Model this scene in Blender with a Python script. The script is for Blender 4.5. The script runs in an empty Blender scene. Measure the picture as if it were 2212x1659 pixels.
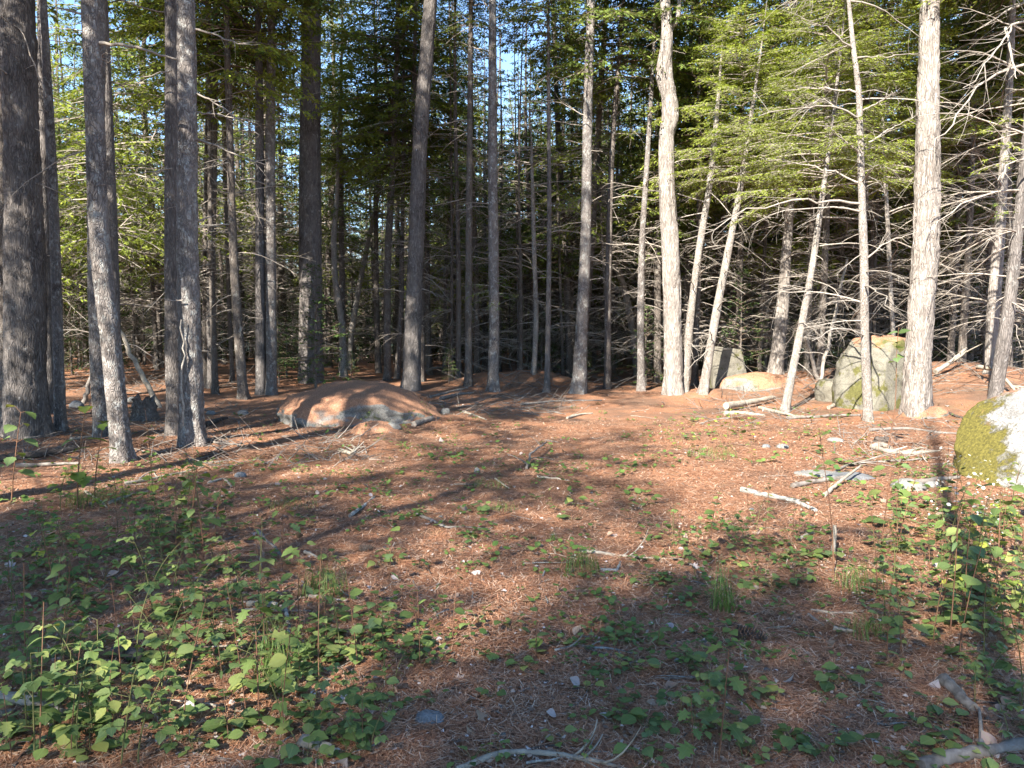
import bpy, math, random
import numpy as np
from mathutils import Vector

SC = bpy.context.scene
COL = SC.collection
rad = math.radians

# ------------------------------------------------------------------ camera, sky, sun, exposure
PITCH = rad(4.45)
CAM_H = 1.6
cam = bpy.data.cameras.new('camera')
cam.sensor_fit = 'HORIZONTAL'
cam.sensor_width = 36.0
cam.lens = 27.0
cam.clip_start = 0.05
cam.clip_end = 3000.0
camo = bpy.data.objects.new('camera', cam)
COL.objects.link(camo)
camo.location = (0, 0, CAM_H)
camo.rotation_euler = (math.pi / 2 - PITCH, 0, 0)
SC.camera = camo

SUN_AZ = rad(28.0)      # shadows run away from the camera, 28 degrees towards +x
SUN_EL = rad(36.0)
S = Vector((-math.sin(SUN_AZ) * math.cos(SUN_EL), -math.cos(SUN_AZ) * math.cos(SUN_EL), math.sin(SUN_EL)))
world = bpy.data.worlds.new('World')
SC.world = world
world.use_nodes = True
wn = world.node_tree
bg = wn.nodes['Background']
sky = wn.nodes.new('ShaderNodeTexSky')
sky.sky_type = 'NISHITA'
sky.sun_disc = False
sky.sun_elevation = SUN_EL
sky.sun_rotation = math.pi + SUN_AZ
sky.air_density = 1.0
sky.dust_density = 0.0
sky.ozone_density = 4.0
wn.links.new(sky.outputs[0], bg.inputs[0])
bg.inputs[1].default_value = 0.088
sunl = bpy.data.lights.new('sun', 'SUN')
sunl.energy = 5.0
sunl.angle = rad(0.53)
sunl.color = (1.0, 0.93, 0.82)
suno = bpy.data.objects.new('sun', sunl)
COL.objects.link(suno)
suno.rotation_euler = (-S).to_track_quat('-Z', 'Y').to_euler()
suno.location = (-20, -40, 30)
VS = SC.view_settings
VS.view_transform = 'Standard'
VS.look = 'None'
VS.gamma = 1.0
VS.use_curve_mapping = False
VS.exposure = 2.3
cy = SC.cycles
cy.max_bounces = 6
cy.diffuse_bounces = 4
cy.glossy_bounces = 2
cy.transmission_bounces = 3
cy.transparent_max_bounces = 4
cy.sample_clamp_indirect = 6.0

# ------------------------------------------------------------------ noise and geometry helpers
def _hash(ix, iy, iz, seed):
    h = (ix.astype(np.int64) * 374761393 + iy.astype(np.int64) * 668265263 + iz.astype(np.int64) * 2147483647 + seed * 974634777) & 0xFFFFFFFF
    h = ((h ^ (h >> 13)) * 1274126177) & 0xFFFFFFFF
    h = ((h ^ (h >> 16)) * 2246822519) & 0xFFFFFFFF
    return ((h ^ (h >> 13)) & 0xFFFFFF) / float(0xFFFFFF)

def vnoise(x, y, z=0.0, seed=0):
    x = np.asarray(x, float); y = np.asarray(y, float); z = np.asarray(z, float)
    x, y, z = np.broadcast_arrays(x, y, z)
    ix = np.floor(x); iy = np.floor(y); iz = np.floor(z)
    fx = x - ix; fy = y - iy; fz = z - iz
    fx = fx * fx * (3 - 2 * fx); fy = fy * fy * (3 - 2 * fy); fz = fz * fz * (3 - 2 * fz)
    r = 0
    for a in (0, 1):
        for b in (0, 1):
            for c in (0, 1):
                w = (fx if a else 1 - fx) * (fy if b else 1 - fy) * (fz if c else 1 - fz)
                r = r + w * _hash(ix + a, iy + b, iz + c, seed)
    return r * 2 - 1

def fbm(x, y, z=0.0, seed=0, octv=4):
    r = 0; a = 1.0; t = 0
    for o in range(octv):
        r = r + a * vnoise(np.asarray(x) * 2 ** o, np.asarray(y) * 2 ** o, np.asarray(z) * 2 ** o, seed + o * 17)
        t += a; a *= 0.5
    return r / t

def build_mesh(name, V, Q=None, T=None, mats=(), smooth=True, midx=None):
    V = np.asarray(V, np.float32).reshape(-1, 3)
    nq = 0 if Q is None else len(Q)
    nt = 0 if T is None else len(T)
    me = bpy.data.meshes.new(name)
    me.vertices.add(len(V))
    me.vertices.foreach_set('co', V.ravel())
    idx = []; starts = []
    if nq:
        idx.append(np.asarray(Q, np.int32).ravel()); starts.append(np.arange(nq) * 4)
    if nt:
        idx.append(np.asarray(T, np.int32).ravel()); starts.append(nq * 4 + np.arange(nt) * 3)
    idx = np.concatenate(idx); starts = np.concatenate(starts).astype(np.int32)
    me.loops.add(len(idx))
    me.loops.foreach_set('vertex_index', idx)
    me.polygons.add(nq + nt)
    me.polygons.foreach_set('loop_start', starts)
    if smooth:
        me.polygons.foreach_set('use_smooth', np.ones(nq + nt, bool))
    for m in mats:
        me.materials.append(m)
    if midx is not None:
        me.polygons.foreach_set('material_index', np.asarray(midx, np.int32))
    me.update(calc_edges=True)
    return me

class Geo:
    """collects vertices, quads and triangles"""
    def __init__(s):
        s.v = []; s.q = []; s.t = []; s.n = 0; s.mq = []; s.mt = []
    def add(s, V, Q=None, T=None, m=0):
        V = np.asarray(V, float).reshape(-1, 3)
        if Q is not None and len(Q):
            s.q.append(np.asarray(Q) + s.n); s.mq.append(np.full(len(Q), m))
        if T is not None and len(T):
            s.t.append(np.asarray(T) + s.n); s.mt.append(np.full(len(T), m))
        s.v.append(V); s.n += len(V)
    def mesh(s, name, mats, smooth=True):
        V = np.concatenate(s.v)
        Q = np.concatenate(s.q) if s.q else None
        T = np.concatenate(s.t) if s.t else None
        mi = np.concatenate(s.mq + s.mt)
        return build_mesh(name, V, Q, T, mats, smooth, mi)

def norm(a):
    return a / np.maximum(np.linalg.norm(a, axis=-1, keepdims=True), 1e-9)

def tubes(P, R, seg=4):
    """P (n,k,3) centre lines, R (n,k) radii -> V, Q of n tapered tubes"""
    P = np.asarray(P, float); R = np.asarray(R, float)
    n, k, _ = P.shape
    T = np.gradient(P, axis=1)
    T = norm(T)
    ref = np.where(np.abs(norm(P[:, -1] - P[:, 0])[:, 2:3]) > 0.8, np.array([[1.0, 0, 0]]), np.array([[0, 0, 1.0]]))[:, None, :]
    A = norm(np.cross(T, np.broadcast_to(ref, T.shape)))
    B = np.cross(T, A)
    ang = np.arange(seg) / seg * 2 * np.pi
    V = P[:, :, None, :] + R[:, :, None, None] * (A[:, :, None, :] * np.cos(ang)[None, None, :, None] + B[:, :, None, :] * np.sin(ang)[None, None, :, None])
    V = V.reshape(-1, 3)
    i, j, a = np.meshgrid(np.arange(n), np.arange(k - 1), np.arange(seg), indexing='ij')
    b = (a + 1) % seg
    o = i * k * seg + j * seg
    Q = np.stack([o + a, o + b, o + seg + b, o + seg + a], -1).reshape(-1, 4)
    return V, Q

# ------------------------------------------------------------------ terrain
def bump(x, y, cx, cy_, sx, sy, h):
    return h * np.exp(-(((x - cx) / sx) ** 2 + ((y - cy_) / sy) ** 2))

MOUNDS = [  # cx, cy, sx, sy, height
    (9.9, 16.6, 2.6, 3.0, 0.80),
    (7.4, 19.5, 2.5, 2.2, 0.35),
    (0.50, 20.4, 1.15, 0.9, 0.42),
    (-0.9, 20.0, 0.8, 0.7, 0.26),
    (-2.7, 12.9, 1.6, 1.0, 0.12),
    (-4.4, 10.6, 1.2, 0.8, 0.10),
    (6.1, 9.0, 1.6, 1.2, 0.10),
    (-13, 24, 6, 6, 0.3),
    (4.4, 17.6, 0.6, 0.5, 0.13),
]
def terrain(x, y):
    x = np.asarray(x, float); y = np.asarray(y, float)
    z = 0.07 * fbm(x * 0.45, y * 0.45, 0.3, 3, 3) + 0.030 * fbm(x * 2.3, y * 2.3, 0.7, 9, 3)
    for m in MOUNDS:
        z = z + bump(x, y, *m)
    r = np.sqrt(x * x + y * y)
    z = z + 0.25 * vnoise(x * 0.12, y * 0.12, 0.5, 31) * np.clip((r - 17) / 12, 0, 1)
    z = z - np.clip((y - 46) * 0.07, 0, 2.6)
    return z

CAMZ = CAM_H + float(terrain(0.0, 0.0))
camo.location.z = CAMZ
FX = 1659.0
CP, SP = math.cos(PITCH), math.sin(PITCH)
def ray(px, py):
    dx = (px - 1106.0) / FX; dy = (829.5 - py) / FX
    return np.array([dx, CP + dy * SP, -SP + dy * CP])
def on_ground(px, py):
    d = ray(px, py)
    t = np.geomspace(0.8, 90, 260)
    x = d[0] * t; y = d[1] * t; z = CAMZ + d[2] * t
    below = z < terrain(x, y)
    if not below.any():
        i = len(t) - 1
    else:
        i = int(np.argmax(below))
    tt = t[i]
    if i > 0:
        u = np.linspace(t[i - 1], t[i], 20)
        k = CAMZ + d[2] * u - terrain(d[0] * u, d[1] * u)
        j = int(np.argmax(k < 0)) if (k < 0).any() else 19
        tt = u[j - 1] + (u[j] - u[j - 1]) * k[j - 1] / max(k[j - 1] - k[j], 1e-9) if j > 0 else u[0]
    x, y = d[0] * tt, d[1] * tt
    return np.array([x, y, float(terrain(x, y))])
def at_depth(px, py, Y):
    d = ray(px, py)
    t = Y / d[1]
    return np.array([d[0] * t, Y, CAMZ + d[2] * t])

# ------------------------------------------------------------------ object helpers
def props(o, label=None, cat=None, group=None, kind=None):
    if label: o['label'] = label
    if cat: o['category'] = cat
    if group: o['group'] = group
    if kind: o['kind'] = kind
    return o
def obj(name, me, parent=None, loc=None, rot=None, scale=None):
    o = bpy.data.objects.new(name, me)
    COL.objects.link(o)
    if parent is not None: o.parent = parent
    if loc is not None: o.location = loc
    if rot is not None: o.rotation_euler = rot
    if scale is not None: o.scale = (scale,) * 3 if np.isscalar(scale) else scale
    return o
def empty(name, loc=(0, 0, 0), rz=0.0, scale=1.0):
    o = bpy.data.objects.new(name, None)
    COL.objects.link(o)
    o.location = loc
    o.rotation_euler = (0, 0, rz)
    o.scale = (scale,) * 3
    o.empty_display_size = 0.1
    return o
def copy_tree(o, parent=None):
    c = o.copy(); COL.objects.link(c)
    if parent is not None: c.parent = parent
    for ch in KIDS.get(o.name, ()):
        copy_tree(ch, c)
    return c
KIDS = {}
def note_kids(o):
    KIDS[o.name] = list(o.children)
    for c in o.children: note_kids(c)

# ------------------------------------------------------------------ materials
def new_mat(name):
    m = bpy.data.materials.new(name)
    m.use_nodes = True
    nt = m.node_tree
    return m, nt, nt.nodes['Principled BSDF'], nt.nodes['Material Output']
def N(nt, t, **kw):
    n = nt.nodes.new(t)
    for k, v in kw.items():
        if k.startswith('i_'):
            n.inputs[k[2:].replace('_', ' ')].default_value = v
        else:
            setattr(n, k, v)
    return n
def ramp(nt, src, stops, interp='LINEAR'):
    r = nt.nodes.new('ShaderNodeValToRGB')
    e = r.color_ramp.elements
    r.color_ramp.interpolation = interp
    while len(e) < len(stops): e.new(0.5)
    for i, (p, c) in enumerate(stops):
        e[i].position = p
        e[i].color = (c, c, c, 1) if np.isscalar(c) else (*c, 1)
    nt.links.new(src, r.inputs[0])
    return r.outputs[0]
def mixc(nt, fac, a, b, mode='MIX'):
    m = nt.nodes.new('ShaderNodeMix')
    m.data_type = 'RGBA'; m.blend_type = mode
    for sock, val in ((m.inputs[0], fac), (m.inputs[6], a), (m.inputs[7], b)):
        if hasattr(val, 'is_output'): nt.links.new(val, sock)
        elif np.isscalar(val): sock.default_value = val
        else: sock.default_value = (*val, 1)
    return m.outputs[2]
def math_(nt, op, a, b=None):
    m = nt.nodes.new('ShaderNodeMath'); m.operation = op
    for s, v in ((m.inputs[0], a), (m.inputs[1], b)):
        if v is None: continue
        if hasattr(v, 'is_output'): nt.links.new(v, s)
        else: s.default_value = v
    return m.outputs[0]
def coords(nt, scale=(1, 1, 1), rnd=True, which='Object'):
    tc = nt.nodes.new('ShaderNodeTexCoord')
    mp = nt.nodes.new('ShaderNodeMapping')
    mp.inputs['Scale'].default_value = scale
    nt.links.new(tc.outputs[which], mp.inputs[0])
    if rnd:
        oi = nt.nodes.new('ShaderNodeObjectInfo')
        k = math_(nt, 'MULTIPLY', oi.outputs['Random'], 37.0)
        cmb = nt.nodes.new('ShaderNodeCombineXYZ')
        for i in range(3): nt.links.new(k, cmb.inputs[i])
        nt.links.new(cmb.outputs[0], mp.inputs['Location'])
    return mp.outputs[0]
def noise(nt, vec, scale, detail=4, rough=0.6, dist=0.0):
    n = nt.nodes.new('ShaderNodeTexNoise')
    n.inputs['Scale'].default_value = scale
    n.inputs['Detail'].default_value = detail
    n.inputs['Roughness'].default_value = rough
    n.inputs['Distortion'].default_value = dist
    if vec is not None: nt.links.new(vec, n.inputs['Vector'])
    return n.outputs[0]
def bumpn(nt, h, strength, dist, bsdf):
    b = nt.nodes.new('ShaderNodeBump')
    b.inputs['Strength'].default_value = strength
    b.inputs['Distance'].default_value = dist
    nt.links.new(h, b.inputs['Height'])
    nt.links.new(b.outputs[0], bsdf.inputs['Normal'])

def bark_mat(name, dark, mid, light, lichen=(0.36, 0.37, 0.34), lich=0.55, plate=1.0, zs=0.22, moss=None):
    m, nt, b, out = new_mat(name)
    v = coords(nt, (1, 1, zs))
    v2 = coords(nt, (1, 1, 0.7))
    n1 = noise(nt, v, 26 * plate, 6, 0.65, 0.6)
    col = ramp(nt, n1, [(0.30, dark), (0.50, mid), (0.72, light)])
    vo = nt.nodes.new('ShaderNodeTexVoronoi')
    vo.feature = 'DISTANCE_TO_EDGE'
    vo.inputs['Scale'].default_value = 30 * plate
    wv = nt.nodes.new('ShaderNodeVectorMath'); wv.operation = 'ADD'
    nz = nt.nodes.new('ShaderNodeTexNoise'); nz.inputs['Scale'].default_value = 9; nt.links.new(v, nz.inputs['Vector'])
    sc = nt.nodes.new('ShaderNodeVectorMath'); sc.operation = 'SCALE'; sc.inputs['Scale'].default_value = 0.22
    nt.links.new(nz.outputs[1], sc.inputs[0])
    nt.links.new(v, wv.inputs[0]); nt.links.new(sc.outputs[0], wv.inputs[1])
    nt.links.new(wv.outputs[0], vo.inputs['Vector'])
    crack = ramp(nt, vo.outputs[0], [(0.0, 0.25), (0.10, 0.75), (0.22, 1.0)])
    col = mixc(nt, crack, tuple(c * 0.6 for c in dark), col)
    big = noise(nt, v2, 2.3, 3, 0.6)
    col = mixc(nt, ramp(nt, big, [(0.35, 0.0), (0.75, 0.55)]), col, light)
    ln = noise(nt, v2, 11, 7, 0.72)
    lm = ramp(nt, ln, [(lich, 0.0), (lich + 0.07, 0.75)])
    lm = math_(nt, 'MULTIPLY', lm, math_(nt, 'ADD', math_(nt, 'MULTIPLY', crack, 0.7), 0.3))
    col = mixc(nt, lm, col, lichen)
    if moss:
        mn = noise(nt, v2, 4, 6, 0.7)
        col = mixc(nt, ramp(nt, mn, [(0.58, 0.0), (0.68, 0.6)]), col, moss)
    nt.links.new(col, b.inputs['Base Color'])
    b.inputs['Roughness'].default_value = 0.92
    b.inputs['Specular IOR Level'].default_value = 0.2
    h = math_(nt, 'ADD', math_(nt, 'MULTIPLY', crack, 0.8), n1)
    bumpn(nt, h, 0.9, 0.018, b)
    return m

BARK = {
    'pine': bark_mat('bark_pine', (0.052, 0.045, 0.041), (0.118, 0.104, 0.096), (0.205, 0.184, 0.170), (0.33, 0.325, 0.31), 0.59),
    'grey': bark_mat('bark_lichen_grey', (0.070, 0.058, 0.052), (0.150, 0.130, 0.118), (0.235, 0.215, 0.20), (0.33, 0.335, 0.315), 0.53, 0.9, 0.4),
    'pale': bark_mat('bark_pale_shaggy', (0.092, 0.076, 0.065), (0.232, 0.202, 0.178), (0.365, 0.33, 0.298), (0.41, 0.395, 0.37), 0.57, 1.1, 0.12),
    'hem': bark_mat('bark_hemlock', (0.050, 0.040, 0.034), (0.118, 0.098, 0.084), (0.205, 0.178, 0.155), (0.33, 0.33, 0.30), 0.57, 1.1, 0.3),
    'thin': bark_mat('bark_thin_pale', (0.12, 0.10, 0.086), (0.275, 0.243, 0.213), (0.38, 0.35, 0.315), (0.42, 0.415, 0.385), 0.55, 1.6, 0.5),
}

def wood_mat(name, a, b_, c, zs=(1, 1, 1), scale=30):
    m, nt, b, out = new_mat(name)
    v = coords(nt, zs)
    n1 = noise(nt, v, scale, 5, 0.65, 0.4)
    col = ramp(nt, n1, [(0.3, a), (0.52, b_), (0.75, c)])
    gi = nt.nodes.new('ShaderNodeNewGeometry')
    col = mixc(nt, math_(nt, 'MULTIPLY', gi.outputs['Random Per Island'], 0.45), col, a)
    nt.links.new(col, b.inputs['Base Color'])
    b.inputs['Roughness'].default_value = 0.9
    b.inputs['Specular IOR Level'].default_value = 0.2
    bumpn(nt, n1, 0.6, 0.01, b)
    return m
DEADW = wood_mat('dead_branch_wood', (0.14, 0.115, 0.095), (0.31, 0.275, 0.235), (0.46, 0.42, 0.37))
DEADP = wood_mat('bleached_branch_wood', (0.15, 0.13, 0.11), (0.29, 0.262, 0.228), (0.42, 0.39, 0.345))
TWIG = wood_mat('live_twig', (0.07, 0.05, 0.035), (0.14, 0.105, 0.075), (0.22, 0.17, 0.13))
LOGG = wood_mat('weathered_log', (0.08, 0.068, 0.058), (0.19, 0.168, 0.148), (0.32, 0.295, 0.265), (1, 1, 1), 14)
LOGP = wood_mat('bleached_log', (0.15, 0.127, 0.10), (0.30, 0.265, 0.215), (0.44, 0.40, 0.335), (1, 1, 1), 14)
LOGD = wood_mat('dark_rotten_log', (0.025, 0.02, 0.018), (0.08, 0.066, 0.056), (0.20, 0.18, 0.16), (1, 1, 1), 12)
LICH = wood_mat('lichen_stick', (0.07, 0.06, 0.055), (0.25, 0.25, 0.23), (0.60, 0.62, 0.57), (1, 1, 1), 22)
STALK = wood_mat('plant_stalk', (0.10, 0.045, 0.03), (0.16, 0.085, 0.05), (0.20, 0.14, 0.07))
GSTEM = wood_mat('green_stem', (0.07, 0.075, 0.03), (0.12, 0.12, 0.045), (0.17, 0.16, 0.07))

def leaf_mat(name, cols, trans=0.35, tcol=None, spec=0.3, rough=0.55, obj_rand=False):
    m, nt, b, out = new_mat(name)
    gi = nt.nodes.new('ShaderNodeNewGeometry')
    if obj_rand:
        oi = nt.nodes.new('ShaderNodeObjectInfo')
        src = oi.outputs['Random']
    else:
        src = gi.outputs['Random Per Island']
    col = ramp(nt, src, [(i / (len(cols) - 1), c) for i, c in enumerate(cols)])
    if obj_rand:
        lc = coords(nt, (1, 1, 1), True)
        sp = noise(nt, lc, 5.0, 4, 0.7)
        col = mixc(nt, ramp(nt, sp, [(0.60, 0.0), (0.70, 0.7)]), col, (0.20, 0.16, 0.05))
        tc = nt.nodes.new('ShaderNodeTexCoord'); sx = nt.nodes.new('ShaderNodeSeparateXYZ'); nt.links.new(tc.outputs['Object'], sx.inputs[0])
        rib = ramp(nt, math_(nt, 'ABSOLUTE', sx.outputs['Y']), [(0.0, 0.45), (0.035, 0.0)])
        col = mixc(nt, rib, col, (0.20, 0.24, 0.10))
    oi2 = nt.nodes.new('ShaderNodeObjectInfo')
    f = math_(nt, 'ADD', math_(nt, 'MULTIPLY', oi2.outputs['Random'], 0.5), 0.75)
    hsv = nt.nodes.new('ShaderNodeHueSaturation')
    nt.links.new(col, hsv.inputs['Color']); nt.links.new(f, hsv.inputs['Value'])
    col = hsv.outputs[0]
    nt.links.new(col, b.inputs['Base Color'])
    b.inputs['Roughness'].default_value = rough
    b.inputs['Specular IOR Level'].default_value = spec
    t = nt.nodes.new('ShaderNodeBsdfTranslucent')
    nt.links.new(mixc(nt, 1.0, col, tcol or (1.25, 1.25, 0.6), 'MULTIPLY'), t.inputs[0])
    mx = nt.nodes.new('ShaderNodeMixShader'); mx.inputs[0].default_value = trans
    nt.links.new(b.outputs[0], mx.inputs[1]); nt.links.new(t.outputs[0], mx.inputs[2])
    nt.links.new(mx.outputs[0], out.inputs['Surface'])
    return m
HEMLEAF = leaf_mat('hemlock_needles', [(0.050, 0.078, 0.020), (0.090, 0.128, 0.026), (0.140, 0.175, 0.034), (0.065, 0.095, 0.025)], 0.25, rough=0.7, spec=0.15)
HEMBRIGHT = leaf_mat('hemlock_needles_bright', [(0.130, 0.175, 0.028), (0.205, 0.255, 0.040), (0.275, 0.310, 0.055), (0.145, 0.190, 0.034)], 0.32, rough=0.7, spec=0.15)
FIRLEAF = leaf_mat('fir_needles', [(0.025, 0.045, 0.016), (0.045, 0.075, 0.022), (0.070, 0.105, 0.030)], 0.15, rough=0.7, spec=0.15)
PLEAF = leaf_mat('plant_leaf', [(0.070, 0.115, 0.036), (0.110, 0.165, 0.046), (0.150, 0.205, 0.055), (0.085, 0.135, 0.056), (0.210, 0.225, 0.060)], 0.30, obj_rand=True)
PLEAFY = leaf_mat('plant_leaf_yellow_sunlit', [(0.13, 0.20, 0.035), (0.19, 0.26, 0.045), (0.30, 0.30, 0.05)], 0.38, obj_rand=True)
PLEAFS = leaf_mat('seedling_leaf', [(0.055, 0.105, 0.028), (0.090, 0.155, 0.036), (0.140, 0.200, 0.050), (0.075, 0.130, 0.045)], 0.30)
GRASSM = leaf_mat('grass_blade', [(0.060, 0.110, 0.025), (0.100, 0.160, 0.035), (0.155, 0.190, 0.060)], 0.25)
DRYLEAF = leaf_mat('dry_leaf', [(0.17, 0.10, 0.055), (0.28, 0.20, 0.145), (0.33, 0.29, 0.29), (0.22, 0.13, 0.08), (0.36, 0.32, 0.31)], 0.15, tcol=(1, 1, 1), obj_rand=True)

# ------------------------------------------------------------------ ground, lake
def ground_material():
    m, nt, b, out = new_mat('needle_litter_ground')
    v = coords(nt, (1, 1, 1), False)
    va = coords(nt, (1.0, 0.22, 1), False)
    vb_n = nt.nodes.new('ShaderNodeMapping'); vb_n.inputs['Rotation'].default_value = (0, 0, 1.1); vb_n.inputs['Scale'].default_value = (1, 0.2, 1)
    tc = nt.nodes.new('ShaderNodeTexCoord'); nt.links.new(tc.outputs['Object'], vb_n.inputs[0])
    vb = vb_n.outputs[0]
    na = noise(nt, va, 95, 4, 0.7, 0.9)
    nb_ = noise(nt, vb, 80, 4, 0.7, 0.9)
    fine = math_(nt, 'MULTIPLY', math_(nt, 'ADD', na, nb_), 0.5)
    col = ramp(nt, fine, [(0.34, (0.080, 0.034, 0.019)), (0.44, (0.250, 0.112, 0.057)), (0.55, (0.36, 0.178, 0.098)), (0.68, (0.48, 0.31, 0.20))])
    p1 = noise(nt, v, 0.9, 5, 0.62)
    col = mixc(nt, ramp(nt, p1, [(0.42, 0.0), (0.60, 0.75)]), col, (0.125, 0.082, 0.058))
    p2 = noise(nt, v, 3.1, 6, 0.7)
    col = mixc(nt, ramp(nt, p2, [(0.52, 0.0), (0.70, 0.45)]), col, (0.40, 0.245, 0.155))
    p3 = noise(nt, v, 2.1, 6, 0.7, 0.3)
    col = mixc(nt, ramp(nt, p3, [(0.60, 0.0), (0.70, 0.5)]), col, (0.085, 0.10, 0.032))
    sp = noise(nt, v, 38, 3, 0.6)
    col = mixc(nt, ramp(nt, sp, [(0.68, 0.0), (0.73, 0.7)]), col, (0.46, 0.41, 0.38))
    nt.links.new(col, b.inputs['Base Color'])
    b.inputs['Roughness'].default_value = 0.9
    b.inputs['Specular IOR Level'].default_value = 0.25
    h = math_(nt, 'ADD', fine, math_(nt, 'MULTIPLY', p2, 0.8))
    bumpn(nt, h, 1.0, 0.045, b)
    return m
GROUND = ground_material()

def make_ground():
    th_f = np.radians(np.arange(-46, 46.01, 0.32))
    th_b = np.radians(np.concatenate([np.arange(48, 312.1, 6)]))
    th = np.concatenate([th_f, th_b])
    r = np.concatenate([[0.05], np.geomspace(0.9, 90, 300), np.geomspace(95, 900, 20)])
    TH, RR = np.meshgrid(th, r, indexing='ij')
    x = RR * np.sin(TH); y = RR * np.cos(TH)
    z = terrain(x, y)
    # small clods, needle drifts and hollows
    fade = np.clip(1.2 - RR / 30, 0, 1)
    z = z + fade * (0.010 * fbm(x * 7, y * 7, 0.1, 77, 3) + 0.006 * vnoise(x * 23, y * 23, 0.4, 91))
    nt_, nr = TH.shape
    V = np.stack([x, y, z], -1).reshape(-1, 3)
    i, j = np.meshgrid(np.arange(nt_), np.arange(nr - 1), indexing='ij')
    i2 = (i + 1) % nt_
    Q = np.stack([i * nr + j, i * nr + j + 1, i2 * nr + j + 1, i2 * nr + j], -1).reshape(-1, 4)
    me = build_mesh('ground', V, Q, None, [GROUND])
    return props(obj('ground', me), kind='structure')
make_ground()

def make_added_hills():  # unseen ridge, added to block the bright sky at the horizon
    m, nt, b, out = new_mat('added_hill_forest')
    v = coords(nt, (1, 1, 1), False)
    n_ = noise(nt, v, 0.25, 6, 0.75)
    nt.links.new(ramp(nt, n_, [(0.3, (0.02, 0.035, 0.02)), (0.6, (0.05, 0.075, 0.035)), (0.8, (0.08, 0.10, 0.04))]), b.inputs['Base Color'])
    b.inputs['Roughness'].default_value = 1.0
    x = np.linspace(-700, 700, 700); v_ = np.linspace(0, 1, 24)
    X, U = np.meshgrid(x, v_, indexing='ij')
    top = 30 + 9 * fbm(x * 0.006, 0.3, 0, 61, 3) + 1.8 * vnoise(x * 0.22, 0.5, 0, 62)
    Y = 300 + 120 * U - 0.0001 * X ** 2 + 3 * vnoise(X * .15, U * 9, 0, 64)
    Z = -1.6 + (top[:, None] + 1.6) * np.sin(U * np.pi / 2) + 1.2 * vnoise(X * .3, U * 20, 0, 63) * (U > 0)
    V = np.stack([X, Y, Z], -1).reshape(-1, 3)
    i, j = np.meshgrid(np.arange(699), np.arange(23), indexing='ij')
    Q = np.stack([i * 24 + j, (i + 1) * 24 + j, (i + 1) * 24 + j + 1, i * 24 + j + 1], -1).reshape(-1, 4)
    props(obj('added_hills', build_mesh('added_hills', V, Q, None, [m])), kind='structure')
make_added_hills()

def make_lake():
    m, nt, b, out = new_mat('lake_water')
    b.inputs['Base Color'].default_value = (0.02, 0.05, 0.09, 1)
    b.inputs['Roughness'].default_value = 0.08
    b.inputs['IOR'].default_value = 1.33
    v = coords(nt, (1, 1, 1), False)
    bumpn(nt, noise(nt, v, 1.5, 4), 0.25, 0.05, b)
    V = [(-900, 72, -1.45), (900, 72, -1.45), (900, 890, -1.45), (-900, 890, -1.45)]
    o = obj('lake', build_mesh('lake', V, [(0, 1, 2, 3)], None, [m], False))
    props(o, kind='structure')
make_lake()

# ------------------------------------------------------------------ fallen needles, loose on the litter
def needle_litter():
    rng = np.random.default_rng(5)
    m, nt, b, out = new_mat('pine_needle')
    gi = nt.nodes.new('ShaderNodeNewGeometry')
    col = ramp(nt, gi.outputs['Random Per Island'], [(0.0, (0.11, 0.046, 0.026)), (0.35, (0.25, 0.110, 0.056)), (0.65, (0.36, 0.178, 0.096)), (0.88, (0.44, 0.27, 0.17)), (1.0, (0.50, 0.40, 0.31))])
    nt.links.new(col, b.inputs['Base Color'])
    b.inputs['Roughness'].default_value = 0.6
    n = 300000
    d = 1.7 * (13.0 / 1.7) ** (rng.random(n) ** 1.15)
    x = d * rng.uniform(-0.76, 0.76, n)
    y = d
    a = rng.uniform(0, np.pi, n) + 1.2 * vnoise(x * 1.5, y * 1.5, 0, 5)
    L = rng.uniform(0.05, 0.11, n)
    w = 0.0007 + 0.00020 * d * rng.uniform(0.8, 1.2, n)
    dx = np.cos(a) * L / 2; dy = np.sin(a) * L / 2
    k = rng.normal(0, 0.10, n) * L
    def zz(x_, y_): return terrain(x_, y_) + 0.010 * fbm(x_ * 7, y_ * 7, 0.1, 77, 3) + 0.006 * vnoise(x_ * 23, y_ * 23, 0.4, 91)
    z0 = zz(x, y) + rng.uniform(0.001, 0.010, n)
    t1 = rng.normal(0, 0.08, n) * L; t2 = rng.normal(0, 0.08, n) * L
    px, py = -np.sin(a) * w, np.cos(a) * w
    bx, by = -np.sin(a) * k, np.cos(a) * k
    V = np.empty((n, 6, 3))
    for i, (s, zt, off) in enumerate(((-1, t1, 0), (0, 0, 1), (1, t2, 0))):
        cx_ = x + s * dx + off * bx; cy_ = y + s * dy + off * by
        cz = z0 + zt
        V[:, 2 * i] = np.stack([cx_ - px, cy_ - py, cz], -1)
        V[:, 2 * i + 1] = np.stack([cx_ + px, cy_ + py, cz], -1)
    o = np.arange(n)[:, None] * 6
    Q = np.concatenate([o + np.array([[0, 2, 3, 1]]), o + np.array([[2, 4, 5, 3]])], 0)
    ob = obj('needle_litter', build_mesh('needle_litter', V, Q, None, [m], False))
    props(ob, 'loose reddish brown pine needles strewn over the ground', 'litter', kind='stuff')
needle_litter()

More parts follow.
